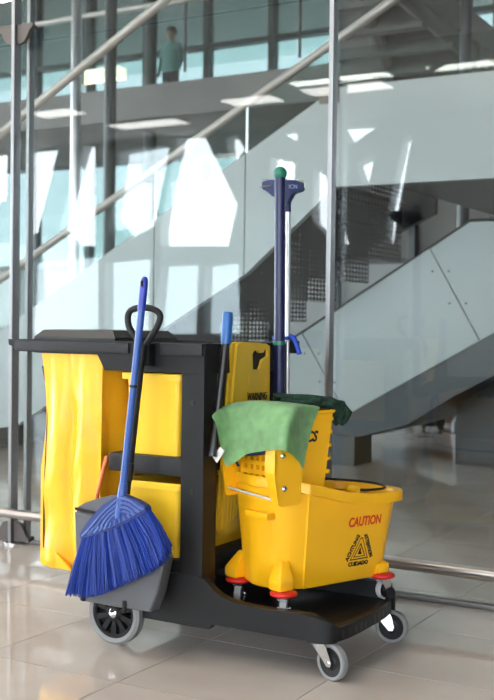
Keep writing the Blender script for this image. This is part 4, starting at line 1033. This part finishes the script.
for k in range(1500):
    s = random.random(); a = catm(low, 0.01 + 0.98 * s); e = catm(hem, min(1, max(0, s + random.uniform(-0.02, 0.02))))
    dy = random.uniform(-1, 1); flare = 0.018
    e = e + Vector((random.uniform(-0.004, 0.004), 0, random.uniform(-0.010, 0.006)))
    mid = a.lerp(e, 0.5)
    mid = mid.lerp(rightm, 0.35 * (1 - s) ** 5).lerp(leftm, 0.3 * s ** 7)
    a2 = a + Vector((0, dy * 0.010, 0)); m2 = mid + Vector((random.uniform(-.003, .003), dy * flare * 0.85, 0)); e2 = e + Vector((0, dy * flare * 1.25, 0))
    tube(bm, [a2, a2.lerp(m2, .5) + Vector((0, dy * .001, 0)), m2, e2], [0.0021, 0.0021, 0.0020, 0.0014], 3, False, False, Vector((math.cos(k * 2.4), math.sin(k * 2.4), 0.1)))
bo_ = obj('bristles', bm, mat('blue_bristle', (0.004, 0.032, 0.26), 0.5, var=0.5, vscale=1.0, stretch=(330, 330, 9)), bro, 60); bo_['kind'] = 'stuff'

# ================================================================== FAR TRAVELLER AND LUGGAGE behind the glass
def person(loc, label):
    x, y, z = loc; t = thing('person', loc, label, 'person')
    V = [(0, 0, 0.95, .135), (0, 0, 1.15, .125), (0, 0, 1.36, .15), (0, 0, 1.46, .07), (0, -.01, 1.52, .052), (0, -.02, 1.60, .085), (0, -.02, 1.68, .075),
         (-.17, 0, 1.40, .06), (-.22, .02, 1.15, .045), (-.20, -.08, .92, .035), (-.20, -.12, .84, .03), (.17, 0, 1.40, .06), (.22, .02, 1.15, .045), (.20, -.08, .92, .035), (.20, -.12, .84, .03),
         (-.09, 0, .86, .09), (-.10, -.01, .48, .06), (-.10, .03, .09, .045), (-.10, -.12, .04, .035), (.09, 0, .86, .09), (.10, -.01, .48, .06), (.10, .03, .09, .045), (.10, -.12, .04, .035)]
    E = [(0, 1), (1, 2), (2, 3), (3, 4), (4, 5), (5, 6), (2, 7), (7, 8), (8, 9), (9, 10), (2, 11), (11, 12), (12, 13), (13, 14), (0, 15), (15, 16), (16, 17), (17, 18), (0, 19), (19, 20), (20, 21), (21, 22)]
    me = bpy.data.meshes.new('skeleton'); me.from_pydata([(x + a, y + b, z + c) for a, b, c, r in V], E, []); me.update()
    o = bpy.data.objects.new('tmp', me); COL.objects.link(o); o.modifiers.new('s', 'SKIN'); sb = o.modifiers.new('u', 'SUBSURF'); sb.levels = 1
    for i, v in enumerate(V): me.skin_vertices[0].data[i].radius = (v[3], v[3])
    me.skin_vertices[0].data[0].use_root = True
    dg = bpy.context.evaluated_depsgraph_get(); m2 = bpy.data.meshes.new_from_object(o.evaluated_get(dg)); bpy.data.objects.remove(o)
    mt = bpy.data.materials.new('clothed_figure'); mt.use_nodes = True; nt = mt.node_tree; b = nt.nodes['Principled BSDF']; b.inputs['Roughness'].default_value = 0.8
    ge = nt.nodes.new('ShaderNodeNewGeometry'); sp = nt.nodes.new('ShaderNodeSeparateXYZ'); mr = nt.nodes.new('ShaderNodeMapRange'); mr.inputs[1].default_value = z; mr.inputs[2].default_value = z + 1.75
    cr = nt.nodes.new('ShaderNodeValToRGB'); cr.color_ramp.interpolation = 'CONSTANT'
    for i, (p_, c_) in enumerate(((0.0, (.02, .02, .025)), (0.53, (.16, .30, .29)), (0.845, (.42, .27, .20)))):
        e_ = cr.color_ramp.elements[i] if i < 2 else cr.color_ramp.elements.new(p_); e_.position = p_; e_.color = (*c_, 1)
    nt.links.new(ge.outputs['Position'], sp.inputs[0]); nt.links.new(sp.outputs['Z'], mr.inputs[0]); nt.links.new(mr.outputs[0], cr.inputs[0]); nt.links.new(cr.outputs[0], b.inputs['Base Color'])
    m2.materials.clear(); m2.materials.append(mt); m2.shade_smooth(); link('body', m2, t)
    bm = B(); lathe(bm, [(0.105 * math.sin(k / 10 * PI * 0.62), 0.105 * math.cos(k / 10 * PI * 0.62)) for k in range(11)], (x, y + 0.01, z + 1.655), (0, 0.35, 1), 16); obj('hair', bm, HOLE, t, 80)
pp = ony(171, 40, 16.4); person((pp.x, 16.4, 4.6), 'person in a teal top standing on the far mezzanine')
def luggage(px, py, w_, h_, d_, col, label):
    q = onz(px, py); m_ = mat('bag_' + label.split()[0], col, 0.6, bump=0.2, bscale=60)
    t = thing('travel_bag', (q.x, q.y, 0), label, 'bag', 'bags under the escalator')
    bm = B(); box(bm, q.x - w_ / 2, q.x + w_ / 2, q.y, q.y + d_, 0.03, 0.03 + h_, min(w_, d_) * 0.22); obj('bag_body', bm, m_, t, 50)
    bm = B(); box(bm, q.x - w_ * 0.36, q.x + w_ * 0.36, q.y - 0.03, q.y + 0.03, 0.07, 0.03 + h_ * 0.55, 0.02); obj('pocket', bm, m_, t, 50)
    bm = B(); P = [Vector((q.x - w_ * 0.2, q.y + d_ / 2, 0.02 + h_)), Vector((q.x - w_ * 0.18, q.y + d_ / 2, 0.12 + h_)), Vector((q.x + w_ * 0.18, q.y + d_ / 2, 0.12 + h_)), Vector((q.x + w_ * 0.2, q.y + d_ / 2, 0.02 + h_))]
    tube(bm, [catm(P, k / 12) for k in range(13)], 0.014, 8); obj('grip', bm, HOLE, t)
    for sx in (-1, 1):
        bm = B(); tube(bm, [(q.x + sx * w_ * 0.35 - 0.012, q.y + d_ / 2, 0.03), (q.x + sx * w_ * 0.35 + 0.012, q.y + d_ / 2, 0.03)], 0.03, 12); obj('wheel', bm, HOLE, t)
luggage(428, 430, 0.24, 0.26, 0.2, (0.03, 0.03, 0.03), 'dark bag on the floor under the far escalator')
luggage(445, 427, 0.2, 0.34, 0.2, (0.34, 0.17, 0.17), 'pink bag on the floor beside the escalator support')
